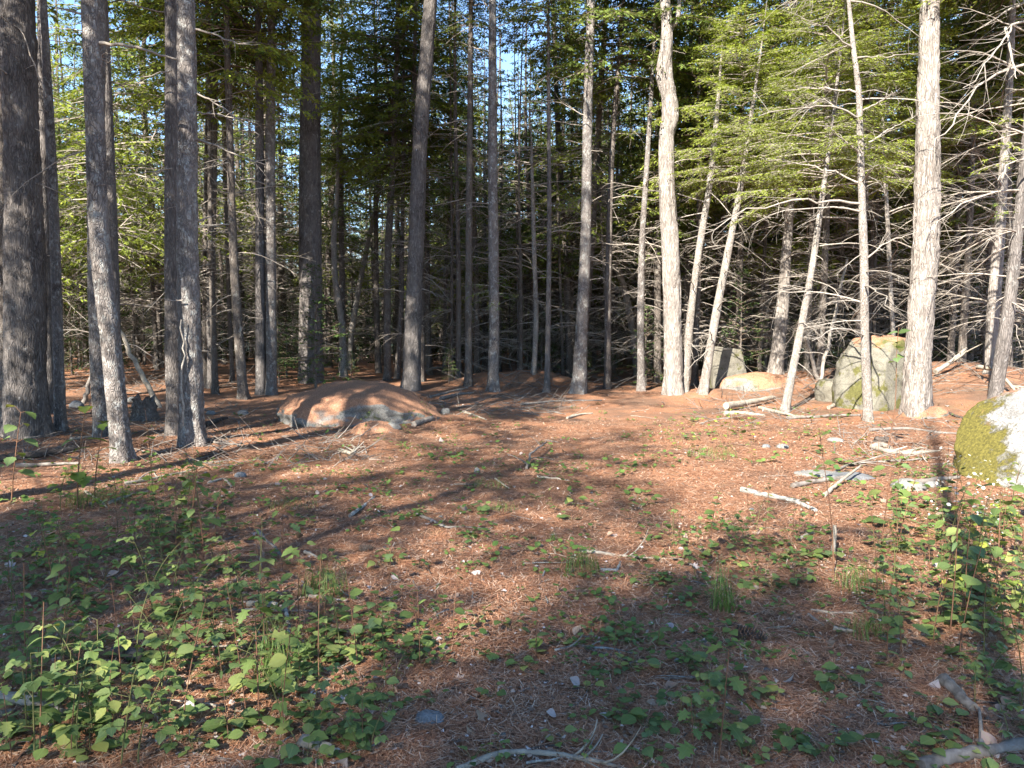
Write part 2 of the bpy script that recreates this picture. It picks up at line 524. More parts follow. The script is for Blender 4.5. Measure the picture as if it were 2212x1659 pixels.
# ------------------------------------------------------------------ boulders and stones
def rock_mat(name, base, light, needles=0.0, moss=0.0, mosscol=(0.16, 0.15, 0.025), nz=(0.45, 0.7), stain=0.5, band=False):
    m, nt, b, out = new_mat(name)
    v = coords(nt, (1, 1, 1))
    n1 = noise(nt, v, 5, 8, 0.7)
    n2 = noise(nt, v, 60, 4, 0.7)
    col = ramp(nt, n1, [(0.3, base), (0.55, light)])
    col = mixc(nt, ramp(nt, n2, [(0.35, stain), (0.55, 0.0)]), col, tuple(c * 0.4 for c in base))
    dk = noise(nt, v, 3.2, 8, 0.75, 0.4)
    col = mixc(nt, ramp(nt, dk, [(0.60, 0.0), (0.68, stain)]), col, (0.06, 0.065, 0.05))
    geo = nt.nodes.new('ShaderNodeNewGeometry')
    sep = nt.nodes.new('ShaderNodeSeparateXYZ'); nt.links.new(geo.outputs['Normal'], sep.inputs[0])
    if band:      # moss mat growing down one shoulder of the rock
        tc = nt.nodes.new('ShaderNodeTexCoord'); sx = nt.nodes.new('ShaderNodeSeparateXYZ'); nt.links.new(tc.outputs['Object'], sx.inputs[0])
        q = math_(nt, 'ADD', math_(nt, 'MULTIPLY', sx.outputs['X'], 0.80), math_(nt, 'MULTIPLY', sx.outputs['Z'], -0.42))
        q = math_(nt, 'ADD', q, 0.76)
        wob = math_(nt, 'MULTIPLY', math_(nt, 'SUBTRACT', noise(nt, v, 3.5, 9, 0.75), 0.5), 0.45)
        q = math_(nt, 'ABSOLUTE', math_(nt, 'ADD', q, wob))
        ms = ramp(nt, q, [(0.10, 1.0), (0.14, 0.0)])
        sub = ramp(nt, noise(nt, v, 40, 5, 0.75), [(0.32, (0.030, 0.028, 0.009)), (0.5, (0.085, 0.074, 0.016)), (0.68, (0.15, 0.128, 0.03))])
        col = mixc(nt, ms, col, sub)
        n1 = math_(nt, 'ADD', n1, math_(nt, 'MULTIPLY', ms, 0.5))
    if moss:
        mn = noise(nt, v, 2.6, 7, 0.7)
        ms = ramp(nt, mn, [(1 - moss, 0.0), (1 - moss + 0.05, 1.0)])
        sub = ramp(nt, noise(nt, v, 30, 4, 0.7), [(0.3, tuple(c * 0.6 for c in mosscol)), (0.6, mosscol), (0.8, tuple(min(1, c * 1.5) for c in mosscol))])
        col = mixc(nt, ms, col, sub)
    if needles:
        nn = noise(nt, v, 4, 6, 0.7)
        f = math_(nt, 'ADD', sep.outputs['Z'], math_(nt, 'MULTIPLY', math_(nt, 'SUBTRACT', nn, 0.5), 0.7))
        f = ramp(nt, f, [(nz[0], 0.0), (nz[1], 1.0)])
        ncol = ramp(nt, noise(nt, v, 70, 5, 0.7, 1.0), [(0.33, (0.09, 0.045, 0.028)), (0.48, (0.245, 0.122, 0.070)), (0.62, (0.37, 0.21, 0.13))])
        col = mixc(nt, f, col, ncol)
    nt.links.new(col, b.inputs['Base Color'])
    b.inputs['Roughness'].default_value = 0.9
    b.inputs['Specular IOR Level'].default_value = 0.25
    bumpn(nt, math_(nt, 'ADD', n1, math_(nt, 'MULTIPLY', n2, 0.25)), 0.7, 0.05, b)
    return m

def rock_mesh(name, dims, seed, mat, flat=(), rough=0.16, nu=72, nv=44, power=2.0, base_cut=-0.35, soft=0.93):
    """super-ellipsoid worn by noise and by flat cuts (normal, distance)"""
    u = np.linspace(0, 2 * np.pi, nu, endpoint=False)
    w = np.linspace(-np.pi / 2, np.pi / 2, nv)
    U, W = np.meshgrid(u, w, indexing='ij')
    D = np.stack([np.cos(U) * np.cos(W), np.sin(U) * np.cos(W), np.sin(W)], -1)
    rr = (np.abs(D) ** power).sum(-1) ** (-1.0 / power)
    rr = rr * (1 + rough * fbm(D[..., 0] * 1.6 + seed, D[..., 1] * 1.6, D[..., 2] * 1.6, seed, 4) + 0.05 * fbm(D[..., 0] * 7, D[..., 1] * 7, D[..., 2] * 7, seed + 5, 3))
    P = D * rr[..., None]
    for nrm, dist in flat:
        nrm = np.array(nrm, float); nrm /= np.linalg.norm(nrm)
        s = P @ nrm - dist
        P = P - np.where(s > 0, s * soft, 0)[..., None] * nrm
    P[..., 2] = np.maximum(P[..., 2], base_cut)
    P = P * np.array(dims)
    P += 0.012 * fbm(P[..., 0:1] * 9, P[..., 1:2] * 9, P[..., 2:3] * 9, seed + 8, 3)
    V = P.reshape(-1, 3)
    i, j = np.meshgrid(np.arange(nu), np.arange(nv - 1), indexing='ij')
    i2 = (i + 1) % nu
    Q = np.stack([i * nv + j, i2 * nv + j, i2 * nv + j + 1, i * nv + j + 1], -1).reshape(-1, 4)
    return build_mesh(name, V, Q, None, [mat])

def gpos(x, y, dz=0.0):
    return (x, y, float(terrain(x, y)) + dz)

ROCK_NEEDLE = rock_mat('granite_under_needles', (0.10, 0.10, 0.09), (0.22, 0.215, 0.20), 1.0, 0.42, (0.09, 0.105, 0.06), nz=(0.20, 0.40), stain=0.8)
ROCK_GREY = rock_mat('granite_grey', (0.095, 0.086, 0.068), (0.165, 0.153, 0.123), 0.0, 0.45, (0.085, 0.082, 0.035))
ROCK_MOSS = rock_mat('granite_mossy', (0.085, 0.08, 0.062), (0.17, 0.16, 0.13), 1.0, 0.48, (0.095, 0.092, 0.030), nz=(0.62, 0.85))
ROCK_WHITE = rock_mat('granite_white_mossy', (0.135, 0.13, 0.125), (0.25, 0.245, 0.235), 1.0, 0.0, nz=(0.74, 0.92), stain=0.8, band=True)
STONE = rock_mat('field_stone', (0.085, 0.09, 0.094), (0.165, 0.17, 0.175))
STONEW = rock_mat('pale_stone', (0.115, 0.11, 0.10), (0.21, 0.205, 0.19), stain=0.6)

def boulder(label, loc, dims, seed, mat, rot=0.0, **kw):
    o = obj('boulder', rock_mesh('boulder', dims, seed, mat, **kw), None, loc, (0, 0, rot))
    return props(o, label, 'boulder')

# the long needle-capped dome
B1 = on_ground(738, 918)
boulder('long low granite dome capped with brown pine needles, pale rock bared along its foot', (B1[0] - 0.02, B1[1] + 0.95, B1[2] - 0.05), (1.36, 1.10, 0.68), 11, ROCK_NEEDLE, 0.05,
        flat=[((-0.10, -1, 0.30), 0.95), ((0.80, -0.2, 0.75), 0.86), ((-0.15, -0.20, 0.97), 0.80)], rough=0.30, power=2.4, soft=0.75, nu=120, nv=80)
p = on_ground(790, 938)
boulder('small needle-covered hump of rock in front of the long granite dome', (p[0] + .1, p[1] + .2, p[2] - .1), (0.42, 0.30, 0.27), 21, ROCK_NEEDLE, 0.2)
# boulders on the sunny side
p = on_ground(1580, 838)
boulder('squared upright granite block behind the two leaning saplings', (p[0] - 0.05, p[1] + 0.5, p[2] + 0.40), (0.50, 0.42, 0.62), 31, ROCK_GREY, 0.15,
        flat=[((0, -1, 0.1), 0.75), ((0.1, 0, 1), 0.85), ((1, 0, 0.3), 0.8), ((-1, 0, 0), 0.8)], power=4.0, rough=0.10, base_cut=-0.9)
p = on_ground(1660, 842)
boulder('low needle-strewn granite hump beside the squared block', (p[0] - 0.1, p[1] + 0.5, p[2] - 0.06), (0.90, 0.55, 0.42), 37, ROCK_NEEDLE, -0.1, flat=[((-0.8, -0.6, 0.1), 0.72)])
p = on_ground(1822, 866)
boulder('small grey granite lump with an olive moss cap', (p[0], p[1] + 0.35, p[2] + 0.12), (0.37, 0.34, 0.36), 41, ROCK_GREY, 0.4, flat=[((0, -1, 0), 0.8), ((0, 0, 1), 0.75)], power=3.0, base_cut=-0.7)
p = on_ground(1960, 895)
boulder('tall rounded mossy boulder behind the big shaggy trunk', (p[0] + 0.02, p[1] + 1.15, p[2] + 0.35), (0.80, 0.72, 1.02), 43, ROCK_MOSS, 0.3,
        flat=[((-1, -0.4, 0.2), 0.86), ((0.1, -1, 0.1), 0.82)], power=2.6, rough=0.12, base_cut=-0.7, nu=110, nv=80)
p = on_ground(2035, 905)
boulder('needle-dusted rock footing at the far side of the big shaggy trunk', (p[0] + 0.0, p[1] + 0.5, p[2] - 0.05), (0.45, 0.4, 0.24), 47, ROCK_NEEDLE, 0.8)
p = on_ground(2160, 1066)
WB = boulder('big white granite boulder streaked with yellow-green moss', (p[0] + 1.14, p[1] + 0.72, p[2] + 0.16), (1.02, 0.90, 0.84), 53, ROCK_WHITE, 0.0,
        flat=[((-0.80, -0.25, 0.62), 0.66), ((-0.25, -1, 0.35), 0.80)], power=2.3, rough=0.12, base_cut=-0.6, nu=220, nv=150)
p = on_ground(2085, 1060)
boulder('low pale stone half sunk beside the white boulder', (p[0] - 0.5, p[1] + 0.1, p[2] + 0.0), (0.17, 0.13, 0.10), 59, STONEW)

def stone(label, px, py, wpx, hfrac, seed, mat, name='stone', rot=0.0, group=None):
    p = on_ground(px, py)
    s = wpx * np.hypot(p[1], p[0]) / FX / 2
    o = obj(name, rock_mesh(name, (s, s * 0.75, s * hfrac), seed, mat, nu=22, nv=14, rough=0.2), None, (p[0], p[1], p[2] + s * hfrac * 0.25), (0, 0, rot))
    props(o, label, 'stone', group)
stone('smooth blue-grey stone lying in the shaded needles', 930, 1556, 72, 0.40, 101, STONE, rot=-0.4)
stone('white egg-sized stone on bare needles below the weathered pine cone', 1461, 1434, 15, 0.9, 102, STONEW)
stone('pale upright rock chip in the open litter', 1030, 1022, 12, 1.6, 103, STONEW)
stone('grey rock chunk on the sunlit litter near the paired trunks', 520, 1030, 22, 0.8, 104, STONE)
stone('pale angular stone at the foot of the granite dome', 845, 928, 42, 0.6, 105, STONEW)
stone('tan stone poking up past the end of the granite dome', 962, 893, 20, 1.0, 106, STONEW)
stone('flat bluish slab among the sticks under the mossy boulder', 1830, 1032, 110, 0.12, 107, STONE)
stone('flat pale slab beside the crossed sticks', 1765, 1026, 90, 0.14, 108, STONEW)
stone('white stone on the needles below the leaning sapling', 1690, 968, 26, 0.5, 109, STONEW)
stone('white wedge of rock next to the yellow-leaved weed', 1805, 953, 34, 0.35, 110, STONEW)
stone('small blue-grey stone between the white stone and the leaning sapling', 1655, 967, 18, 0.7, 111, STONE)
stone('white stone by the foot of the white boulder', 2012, 1052, 30, 0.6, 112, STONEW)
stone('pale rock in the brush behind the paired trunks', 285, 868, 22, 0.7, 113, STONEW)
stone('grey rock in the brush at the foot of the lichen trunk', 165, 880, 26, 0.8, 114, STONE)
stone('grey boulder stone between the paired trunks and the dome', 525, 895, 24, 0.6, 115, STONE)
stone('pale rock by the roots of the paired trunks', 455, 895, 20, 0.6, 116, STONEW)

# ------------------------------------------------------------------ chips of bark, leaf scraps and lichen crumbs over the litter
def litter_chips():
    rng = np.random.default_rng(15)
    n = 16000
    d = 1.8 * (20 / 1.8) ** (rng.random(n) ** 0.9)
    x = d * rng.uniform(-0.76, 0.76, n); y = d
    dens = vnoise(x * 0.7, y * 0.7, 0, 19) * 0.6 + vnoise(x * 2.5, y * 2.5, 0, 20) * 0.5
    keep = dens > rng.uniform(-0.9, 0.5, n)
    x, y, d = x[keep], y[keep], d[keep]; n = len(x)
    m, nt, b, out = new_mat('litter_chip')
    gi = nt.nodes.new('ShaderNodeNewGeometry')
    nt.links.new(ramp(nt, gi.outputs['Random Per Island'], [(0.0, (0.06, 0.04, 0.03)), (0.35, (0.15, 0.095, 0.065)), (0.65, (0.26, 0.19, 0.14)), (0.9, (0.36, 0.30, 0.26)), (1.0, (0.48, 0.44, 0.42))]), b.inputs['Base Color'])
    b.inputs['Roughness'].default_value = 0.85
    s = rng.uniform(0.003, 0.011, n) * (0.8 + 0.07 * d)
    a = rng.uniform(0, 6.28, n)
    z = terrain(x, y) + 0.010 + rng.uniform(0, 0.008, n)
    V = np.empty((n, 5, 3))
    for k in range(5):
        t = a + k * 1.2566 + rng.normal(0, .25, n)
        r = s * rng.uniform(.5, 1.4, n) * np.where(k % 2 == 0, 1.3, .8)
        V[:, k] = np.stack([x + np.cos(t) * r, y + np.sin(t) * r, z + rng.normal(0, .35, n) * s], -1)
    o = np.arange(n)[:, None] * 5
    T = np.concatenate([o + np.array([[0, 1, 2]]), o + np.array([[0, 2, 3]]), o + np.array([[0, 3, 4]])])
    props(obj('litter_scraps', build_mesh('litter_scraps', V, None, T, [m], False)), 'scraps of bark, leaf and lichen strewn over the needles', 'litter', kind='stuff')
litter_chips()

# ------------------------------------------------------------------ trees
def axis_curve(base, pts, H, rng):
    """smooth trunk axis through given points, carried on to height H"""
    A = [np.asarray(q, float) for q in pts]
    d = A[-1] - A[-2] if len(A) > 1 else np.array([0, 0, 1.0])
    d = d / max(d[2], 1e-3)
    z = A[-1][2]
    while z < base[2] + H - 0.6:
        st = min(2.0, base[2] + H - z)
        d = d * np.array([0.85, 0.85, 1]) + np.array([rng.normal(0, 0.01), rng.normal(0, 0.01), 0])
        A.append(A[-1] + d * st); z = A[-1][2]
    return np.array(A)

def resample(A, R, zs):
    """axis and radius at the heights zs (monotone in z)"""
    z = A[:, 2]
    # smooth interpolation (cubic hermite with finite-difference slopes)
    out = np.empty((len(zs), 3)); out[:, 2] = zs
    for c in (0, 1):
        m = np.gradient(A[:, c], z)
        i = np.clip(np.searchsorted(z, zs) - 1, 0, len(z) - 2)
        h = z[i + 1] - z[i]; t = (zs - z[i]) / h
        out[:, c] = ((2 * t**3 - 3 * t**2 + 1) * A[i, c] + (t**3 - 2 * t**2 + t) * h * m[i] + (-2 * t**3 + 3 * t**2) * A[i + 1, c] + (t**3 - t**2) * h * m[i + 1])
    r = np.interp(zs, z, R)
    return out, r

def trunk_mesh(name, A, R, mat, base, seed, seg=36, vis=9.0, flare=0.35, rough=0.03, burls=(), step=0.06):
    """A axis points (world), base = origin of the tree. Bark ridges, root flare and swellings are modelled."""
    H = A[-1, 2] - base[2]
    zs = np.concatenate([np.arange(-0.25, min(vis, H - 0.05), step), np.linspace(min(vis, H - 0.05), H, 14)]) + base[2]
    zs = np.clip(zs, A[0, 2], None) if False else zs
    A2 = A.copy(); 
    if A2[0, 2] > zs[0]:
        d = (A2[1] - A2[0]) / (A2[1, 2] - A2[0, 2])
        A2 = np.vstack([A2[0] + d * (zs[0] - A2[0, 2] - 0.01), A2]); R = np.concatenate([[R[0]], R])
    C, r = resample(A2, R, zs)
    C = C - base
    th = np.arange(seg) / seg * 2 * np.pi
    zz = C[:, 2]
    h = np.maximum(zz, 0)
    rng = np.random.default_rng(seed)
    k = rng.integers(3, 6); ph = rng.uniform(0, 6.28)
    lob = 0.55 + 0.45 * np.cos(k * th + ph) + 0.25 * np.cos((k + 2) * th + 2 * ph)
    RR = r[:, None] * (1 + 1.7 * flare * np.exp(-h / (0.9 * r + 0.06))[:, None] * lob[None, :])
    # out-of-round and ridged bark
    X = np.cos(th)[None, :] * r[:, None]; Y = np.sin(th)[None, :] * r[:, None]; Z = np.broadcast_to(zz[:, None], X.shape)
    RR = RR * (1 + 0.05 * vnoise(X * 3 + seed, Y * 3, Z * 0.7, seed) + 0.035 * vnoise(X * 5, Y * 5 + seed, Z * 2.2, seed + 3))
    f = 1.0 / max(0.035, 0.09 * float(r[:20].mean()) + 0.02)
    ridge = 1 - np.abs(vnoise(X * f + seed, Y * f, Z * f * 0.16, seed + 1)) * 2
    RR = RR + rough * np.clip(r, 0.03, 0.3)[:, None] * 2 * (ridge - 0.2) + 0.012 * r[:, None] * vnoise(X * f * 2.2, Y * f * 2.2, Z * f * 0.8, seed + 2) * 3
    for bz, bth, bw, bh in burls:
        dth = np.angle(np.exp(1j * (th - bth)))
        RR = RR + bh * np.exp(-((zz - bz)[:, None] / bw) ** 2 - (dth[None, :] / 0.9) ** 2)
    V = np.stack([C[:, 0:1] + RR * np.cos(th), C[:, 1:2] + RR * np.sin(th), np.broadcast_to(zz[:, None], RR.shape)], -1)
    n = len(zs)
    i, j = np.meshgrid(np.arange(n - 1), np.arange(seg), indexing='ij')
    j2 = (j + 1) % seg
    Q = np.stack([i * seg + j, i * seg + j2, (i + 1) * seg + j2, (i + 1) * seg + j], -1).reshape(-1, 4)
    return build_mesh(name, V.reshape(-1, 3), Q, None, [mat])

def dead_limbs(rng, C, rad_, n, Lr, zr, droop=0.35, twig=8, thick=1.0, bias=None, stub=0.3, up=0.0):
    """dead limbs along an axis function; returns main tubes and twig tubes"""
    z = rng.uniform(zr[0], zr[1], n)
    az = rng.uniform(0, 2 * np.pi, n)
    if bias is not None:
        b = rng.random(n) < bias[1]
        az = np.where(b, bias[0] + rng.normal(0, bias[2], n), az)
    L = rng.uniform(Lr[0], Lr[1], n) ** 1.0
    st = rng.random(n) < stub
    L = np.where(st, L * rng.uniform(0.08, 0.35, n), L)
    e0 = rng.normal(0.12 + up, 0.22, n)
    k = 8
    s = np.linspace(0, 1, k)
    base = np.stack([np.interp(z, C[:, 2], C[:, 0]), np.interp(z, C[:, 2], C[:, 1]), z], -1)
    ca, sa = np.cos(az), np.sin(az)
    wob = np.cumsum(rng.normal(0, 0.045, (n, k)), 1)
    wobz = np.cumsum(rng.normal(0, 0.035, (n, k)), 1)
    dr = droop * rng.uniform(0.3, 1.3, n)
    rho = L[:, None] * s * np.cos(e0)[:, None]
    P = np.empty((n, k, 3))
    P[..., 0] = base[:, None, 0] + ca[:, None] * rho - sa[:, None] * L[:, None] * wob * s
    P[..., 1] = base[:, None, 1] + sa[:, None] * rho + ca[:, None] * L[:, None] * wob * s
    P[..., 2] = base[:, None, 2] + L[:, None] * (s * np.sin(e0)[:, None] - dr[:, None] * s ** 2 + wobz * s * 0.6)
    r0 = thick * (0.005 + 0.0060 * np.clip(L, 0.3, 3))
    R = r0[:, None] * (1 - 0.8 * s ** 1.2)
    R = np.where(st[:, None], r0[:, None] * (1 - 0.35 * s), R)
    V, Q = tubes(P, R, 5)
    g = Geo(); g.add(V, Q)
    # twigs
    m = np.where(st, 0, np.maximum(0, (L * twig * rng.uniform(0.4, 1.2, n)).astype(int)))
    bi = np.repeat(np.arange(n), m)
    if len(bi):
        N_ = len(bi)
        u = rng.uniform(0.2, 0.98, N_)
        fi = u * (k - 1); i0 = np.clip(fi.astype(int), 0, k - 2); ft = (fi - i0)[:, None]
        p0 = P[bi, i0] * (1 - ft) + P[bi, i0 + 1] * ft
        tg = norm(P[bi, i0 + 1] - P[bi, i0])
        side = rng.choice([-1, 1], N_)
        pr = norm(np.stack([-tg[:, 1], tg[:, 0], np.zeros(N_)], -1)) * side[:, None]
        an = rng.uniform(0.5, 1.2, N_)[:, None]
        d = norm(tg * np.cos(an) + pr * np.sin(an) + np.stack([np.zeros(N_), np.zeros(N_), rng.normal(0.0, 0.35, N_)], -1))
        l = L[bi] * rng.uniform(0.10, 0.42, N_) * (1.1 - 0.5 * u)
        kk = 4
        ss = np.linspace(0, 1, kk)
        cv = rng.normal(0, 0.22, (N_, 1, 3)); cv[..., 2] -= rng.uniform(0, 0.4, (N_, 1))
        PP = p0[:, None] + d[:, None] * (l[:, None] * ss)[..., None] + cv * (l[:, None] * ss ** 2)[..., None]
        rr = thick * (0.0022 + 0.003 * l)[:, None] * (1 - 0.6 * ss)
        V, Q = tubes(PP, rr, 3)
        g.add(V, Q)
    return g

def spray_crown(rng, Hc, Lmax, nb, ll, lw, sstep, droop=0.28, prof=None, e_lo=-6, e_hi=38, azb=None, foliate=1.0, bare=0.22, lfac=0.45):
    """conifer crown: whorls of flat drooping sprays of small needle shoots. Returns (leaf geo, wood geo)"""
    u = np.sort(rng.random(nb))
    z = u * Hc
    az = np.arange(nb) * 2.39996 + rng.normal(0, 0.5, nb)
    if azb is not None:
        b = rng.random(nb) < azb[1]
        az = np.where(b, azb[0] + rng.normal(0, azb[2], nb), az)
    pf = prof(u) if prof else (1 - u) ** 0.75 * (0.55 + 0.45 * np.clip(u / 0.15, 0, 1)) + 0.05
    L = Lmax * pf * rng.uniform(0.5, 1.12, nb)
    e0 = np.radians(e_lo + (e_hi - e_lo) * u + rng.normal(0, 7, nb))
    dr = droop * rng.uniform(0.5, 1.3, nb)
    k = 7
    s = np.linspace(0, 1, k)
    ca, sa = np.cos(az), np.sin(az)
    bend = rng.normal(0, 0.12, nb)
    def pt(i, s_):
        rho = L[i] * s_ * np.cos(e0[i])
        lat = L[i] * bend[i] * s_ ** 2
        return np.stack([ca[i] * rho - sa[i] * lat, sa[i] * rho + ca[i] * lat, z[i] + L[i] * (s_ * np.sin(e0[i]) - dr[i] * s_ ** 2)], -1)
    ii = np.repeat(np.arange(nb), k).reshape(nb, k)
    P = pt(ii, np.broadcast_to(s, (nb, k)))
    R = (0.004 + 0.007 * L)[:, None] * (1 - 0.85 * s)
    wood = Geo(); wood.add(*tubes(P, R, 4))
    m = np.maximum(3, (L / sstep * foliate).astype(int))
    bi = np.repeat(np.arange(nb), m)
    n1 = len(bi)
    su = bare + (1 - bare) * rng.random(n1) ** 0.85
    side = rng.choice([-1.0, 1.0], n1)
    p0 = pt(bi, su)
    tg = norm(pt(bi, su + 0.02) - p0)
    pr = np.stack([-sa[bi], ca[bi], np.zeros(n1)], -1) * side[:, None]
    an = rng.uniform(0.7, 1.15, n1)[:, None]
    d = norm(tg * np.cos(an) + pr * np.sin(an) + np.stack([np.zeros(n1), np.zeros(n1), rng.normal(-0.12, 0.14, n1)], -1))
    l = np.clip((lfac * L[bi] * (1 - su) ** 0.8 + 0.07) * rng.uniform(0.45, 1.15, n1), 0.06, 0.95)
    ss = np.array([0, 0.55, 1.0])
    PP = p0[:, None] + d[:, None] * (l[:, None] * ss)[..., None]
    PP[..., 2] -= 0.22 * l[:, None] * ss ** 2
    big = l > 0.22
    if big.any():
        wood.add(*tubes(PP[big], np.broadcast_to(np.array([0.0035, 0.0025, 0.0012]), (big.sum(), 3)), 3))
    q = np.maximum(3, (l / (ll * 0.42)).astype(int))
    si = np.repeat(np.arange(n1), q)
    n2 = len(si)
    v = rng.random(n2)
    base = p0[si] + d[si] * (l[si] * v)[:, None]
    base[:, 2] -= 0.22 * l[si] * v ** 2
    sd = rng.choice([-1.0, 1.0], n2)
    perp = norm(np.cross(d[si], np.array([[0, 0, 1.0]]))) * sd[:, None]
    aa = rng.uniform(0.35, 1.15, n2)[:, None]
    ld = norm(d[si] * np.cos(aa) + perp * np.sin(aa) + np.stack([np.zeros(n2), np.zeros(n2), rng.normal(-0.2, 0.4, n2)], -1))
    lp = norm(np.cross(ld, np.array([[0, 0, 1.0]])) + rng.normal(0, 0.6, (n2, 3)))
    le = ll * rng.uniform(0.6, 1.3, n2) * (1.05 - 0.35 * v)
    wi = lw * rng.uniform(0.7, 1.2, n2)
    V = np.empty((n2, 4, 3))
    V[:, 0] = base
    mid = base + ld * (le * 0.5)[:, None]
    V[:, 1] = mid + lp * wi[:, None]
    V[:, 2] = base + ld * le[:, None]
    V[:, 3] = mid - lp * wi[:, None]
    Q = np.arange(n2 * 4).reshape(-1, 4)
    leaf = Geo(); leaf.add(V, Q)
    return leaf, wood

# shared crowns
CROWN = []
def conical(u): return (1 - u) ** 0.8 * (0.6 + 0.4 * np.clip(u / 0.12, 0, 1)) + 0.04
def plume(u): return np.sin(np.pi * np.clip(0.22 + 0.76 * u, 0, 1)) ** 0.8
for i in range(5):
    rng = np.random.default_rng(400 + i)
    lf, wd = spray_crown(rng, 10.5, 2.7, 170, 0.15, 0.026, 0.062, droop=0.30, prof=conical if i != 2 else plume)
    CROWN.append((lf.mesh('crown', [HEMLEAF], False), wd.mesh('limb', [TWIG])))
CROWN_B = []
for i in range(2):
    rng = np.random.default_rng(430 + i)
    lf, wd = spray_crown(rng, 9.0, 2.9, 130, 0.14, 0.024, 0.065, droop=0.26, prof=plume)
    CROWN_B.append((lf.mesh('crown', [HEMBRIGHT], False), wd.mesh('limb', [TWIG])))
CROWN_S = []
for i in range(3):
    rng = np.random.default_rng(440 + i)
    lf, wd = spray_crown(rng, 10.0, 2.5, 128, 0.14, 0.024, 0.085, droop=0.28, prof=plume if i else conical)
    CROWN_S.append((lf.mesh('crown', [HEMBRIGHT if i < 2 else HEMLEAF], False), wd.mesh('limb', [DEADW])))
CROWN_NEAR = []
for i in range(2):
    rng = np.random.default_rng(450 + i)
    lf, wd = spray_crown(rng, 5.5, 2.6, 110, 0.085, 0.014, 0.042, droop=0.20, prof=lambda u: 0.95 - 0.45 * u, e_lo=4, e_hi=25, lfac=0.5, bare=0.3)
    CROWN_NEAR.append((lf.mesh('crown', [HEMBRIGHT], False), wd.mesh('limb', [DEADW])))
CROWN_SMALL = []
for i in range(3):
    rng = np.random.default_rng(470 + i)
    lf, wd = spray_crown(rng, 1.5, 0.62, 60, 0.060, 0.011, 0.06, droop=0.12, e_lo=5, e_hi=45, bare=0.08)
    CROWN_SMALL.append((lf.mesh('crown', [FIRLEAF], False), wd.mesh('limb', [TWIG])))

# shared trunks and dead branchwork of the far trees
FAR_TRUNK = []; FAR_DEAD = []
for i in range(6):
    rng = np.random.default_rng(500 + i)
    H = 15.0
    A = np.array([[0, 0, 0], [rng.normal(0, .05), rng.normal(0, .05), 3], [rng.normal(0, .12), rng.normal(0, .12), 8], [rng.normal(0, .2), rng.normal(0, .2), H]])
    R = np.array([0.125, 0.108, 0.075, 0.015])
    FAR_TRUNK.append(trunk_mesh('trunk', A, R, BARK['hem'], np.zeros(3), 500 + i, 12, 8.0, 0.3, 0.03, step=0.3))
    zs = np.linspace(0, H, 30); C, _ = resample(A, R, zs)
    g = dead_limbs(rng, C, 0.1, 78, (0.5, 2.3), (0.7, 7.5), 0.30, 9, 1.05, stub=0.3)
    FAR_DEAD.append(g.mesh('dead_branchwork', [DEADW]))

def add_crown(t, base, C, z, var, scale, rz, squash=1.0):
    """crown part with its limbs, seated on the trunk axis at height z"""
    x = float(np.interp(z, C[:, 2], C[:, 0])); y = float(np.interp(z, C[:, 2], C[:, 1]))
    c = obj('crown', var[0], t, (x, y, z), (0, 0, rz), (scale, scale, scale * squash))
    w = obj('limb_framework', var[1], c)
    w['kind'] = 'stuff'
    return c

def far_tree(name, label, x, y, s, seed, group, cat='tree', crown=None, cz=4.2, trunk_s=1.0, dead=True):
    rng = np.random.default_rng(seed)
    z = float(terrain(x, y))
    t = empty(name, (x, y, z), rng.uniform(0, 6.28), s)
    t.rotation_euler = (rng.normal(0, 0.02), rng.normal(0, 0.02), rng.uniform(0, 6.28))
    i = rng.integers(0, 6)
    obj('trunk', FAR_TRUNK[i], t, None, None, (trunk_s, trunk_s, 1))
    if crown != 'none':
        v = crown or CROWN[rng.integers(0, 5)]
        c = obj('crown', v[0], t, (0, 0, cz), (0, 0, rng.uniform(0, 6.28)))
        w = obj('limb_framework', v[1], c); w['kind'] = 'stuff'
    if dead:
        d = obj('dead_branchwork', FAR_DEAD[rng.integers(0, 6)], t, None, (0, 0, rng.uniform(0, 6.28))); d['kind'] = 'stuff'
    props(t, label, cat, group)
    return t

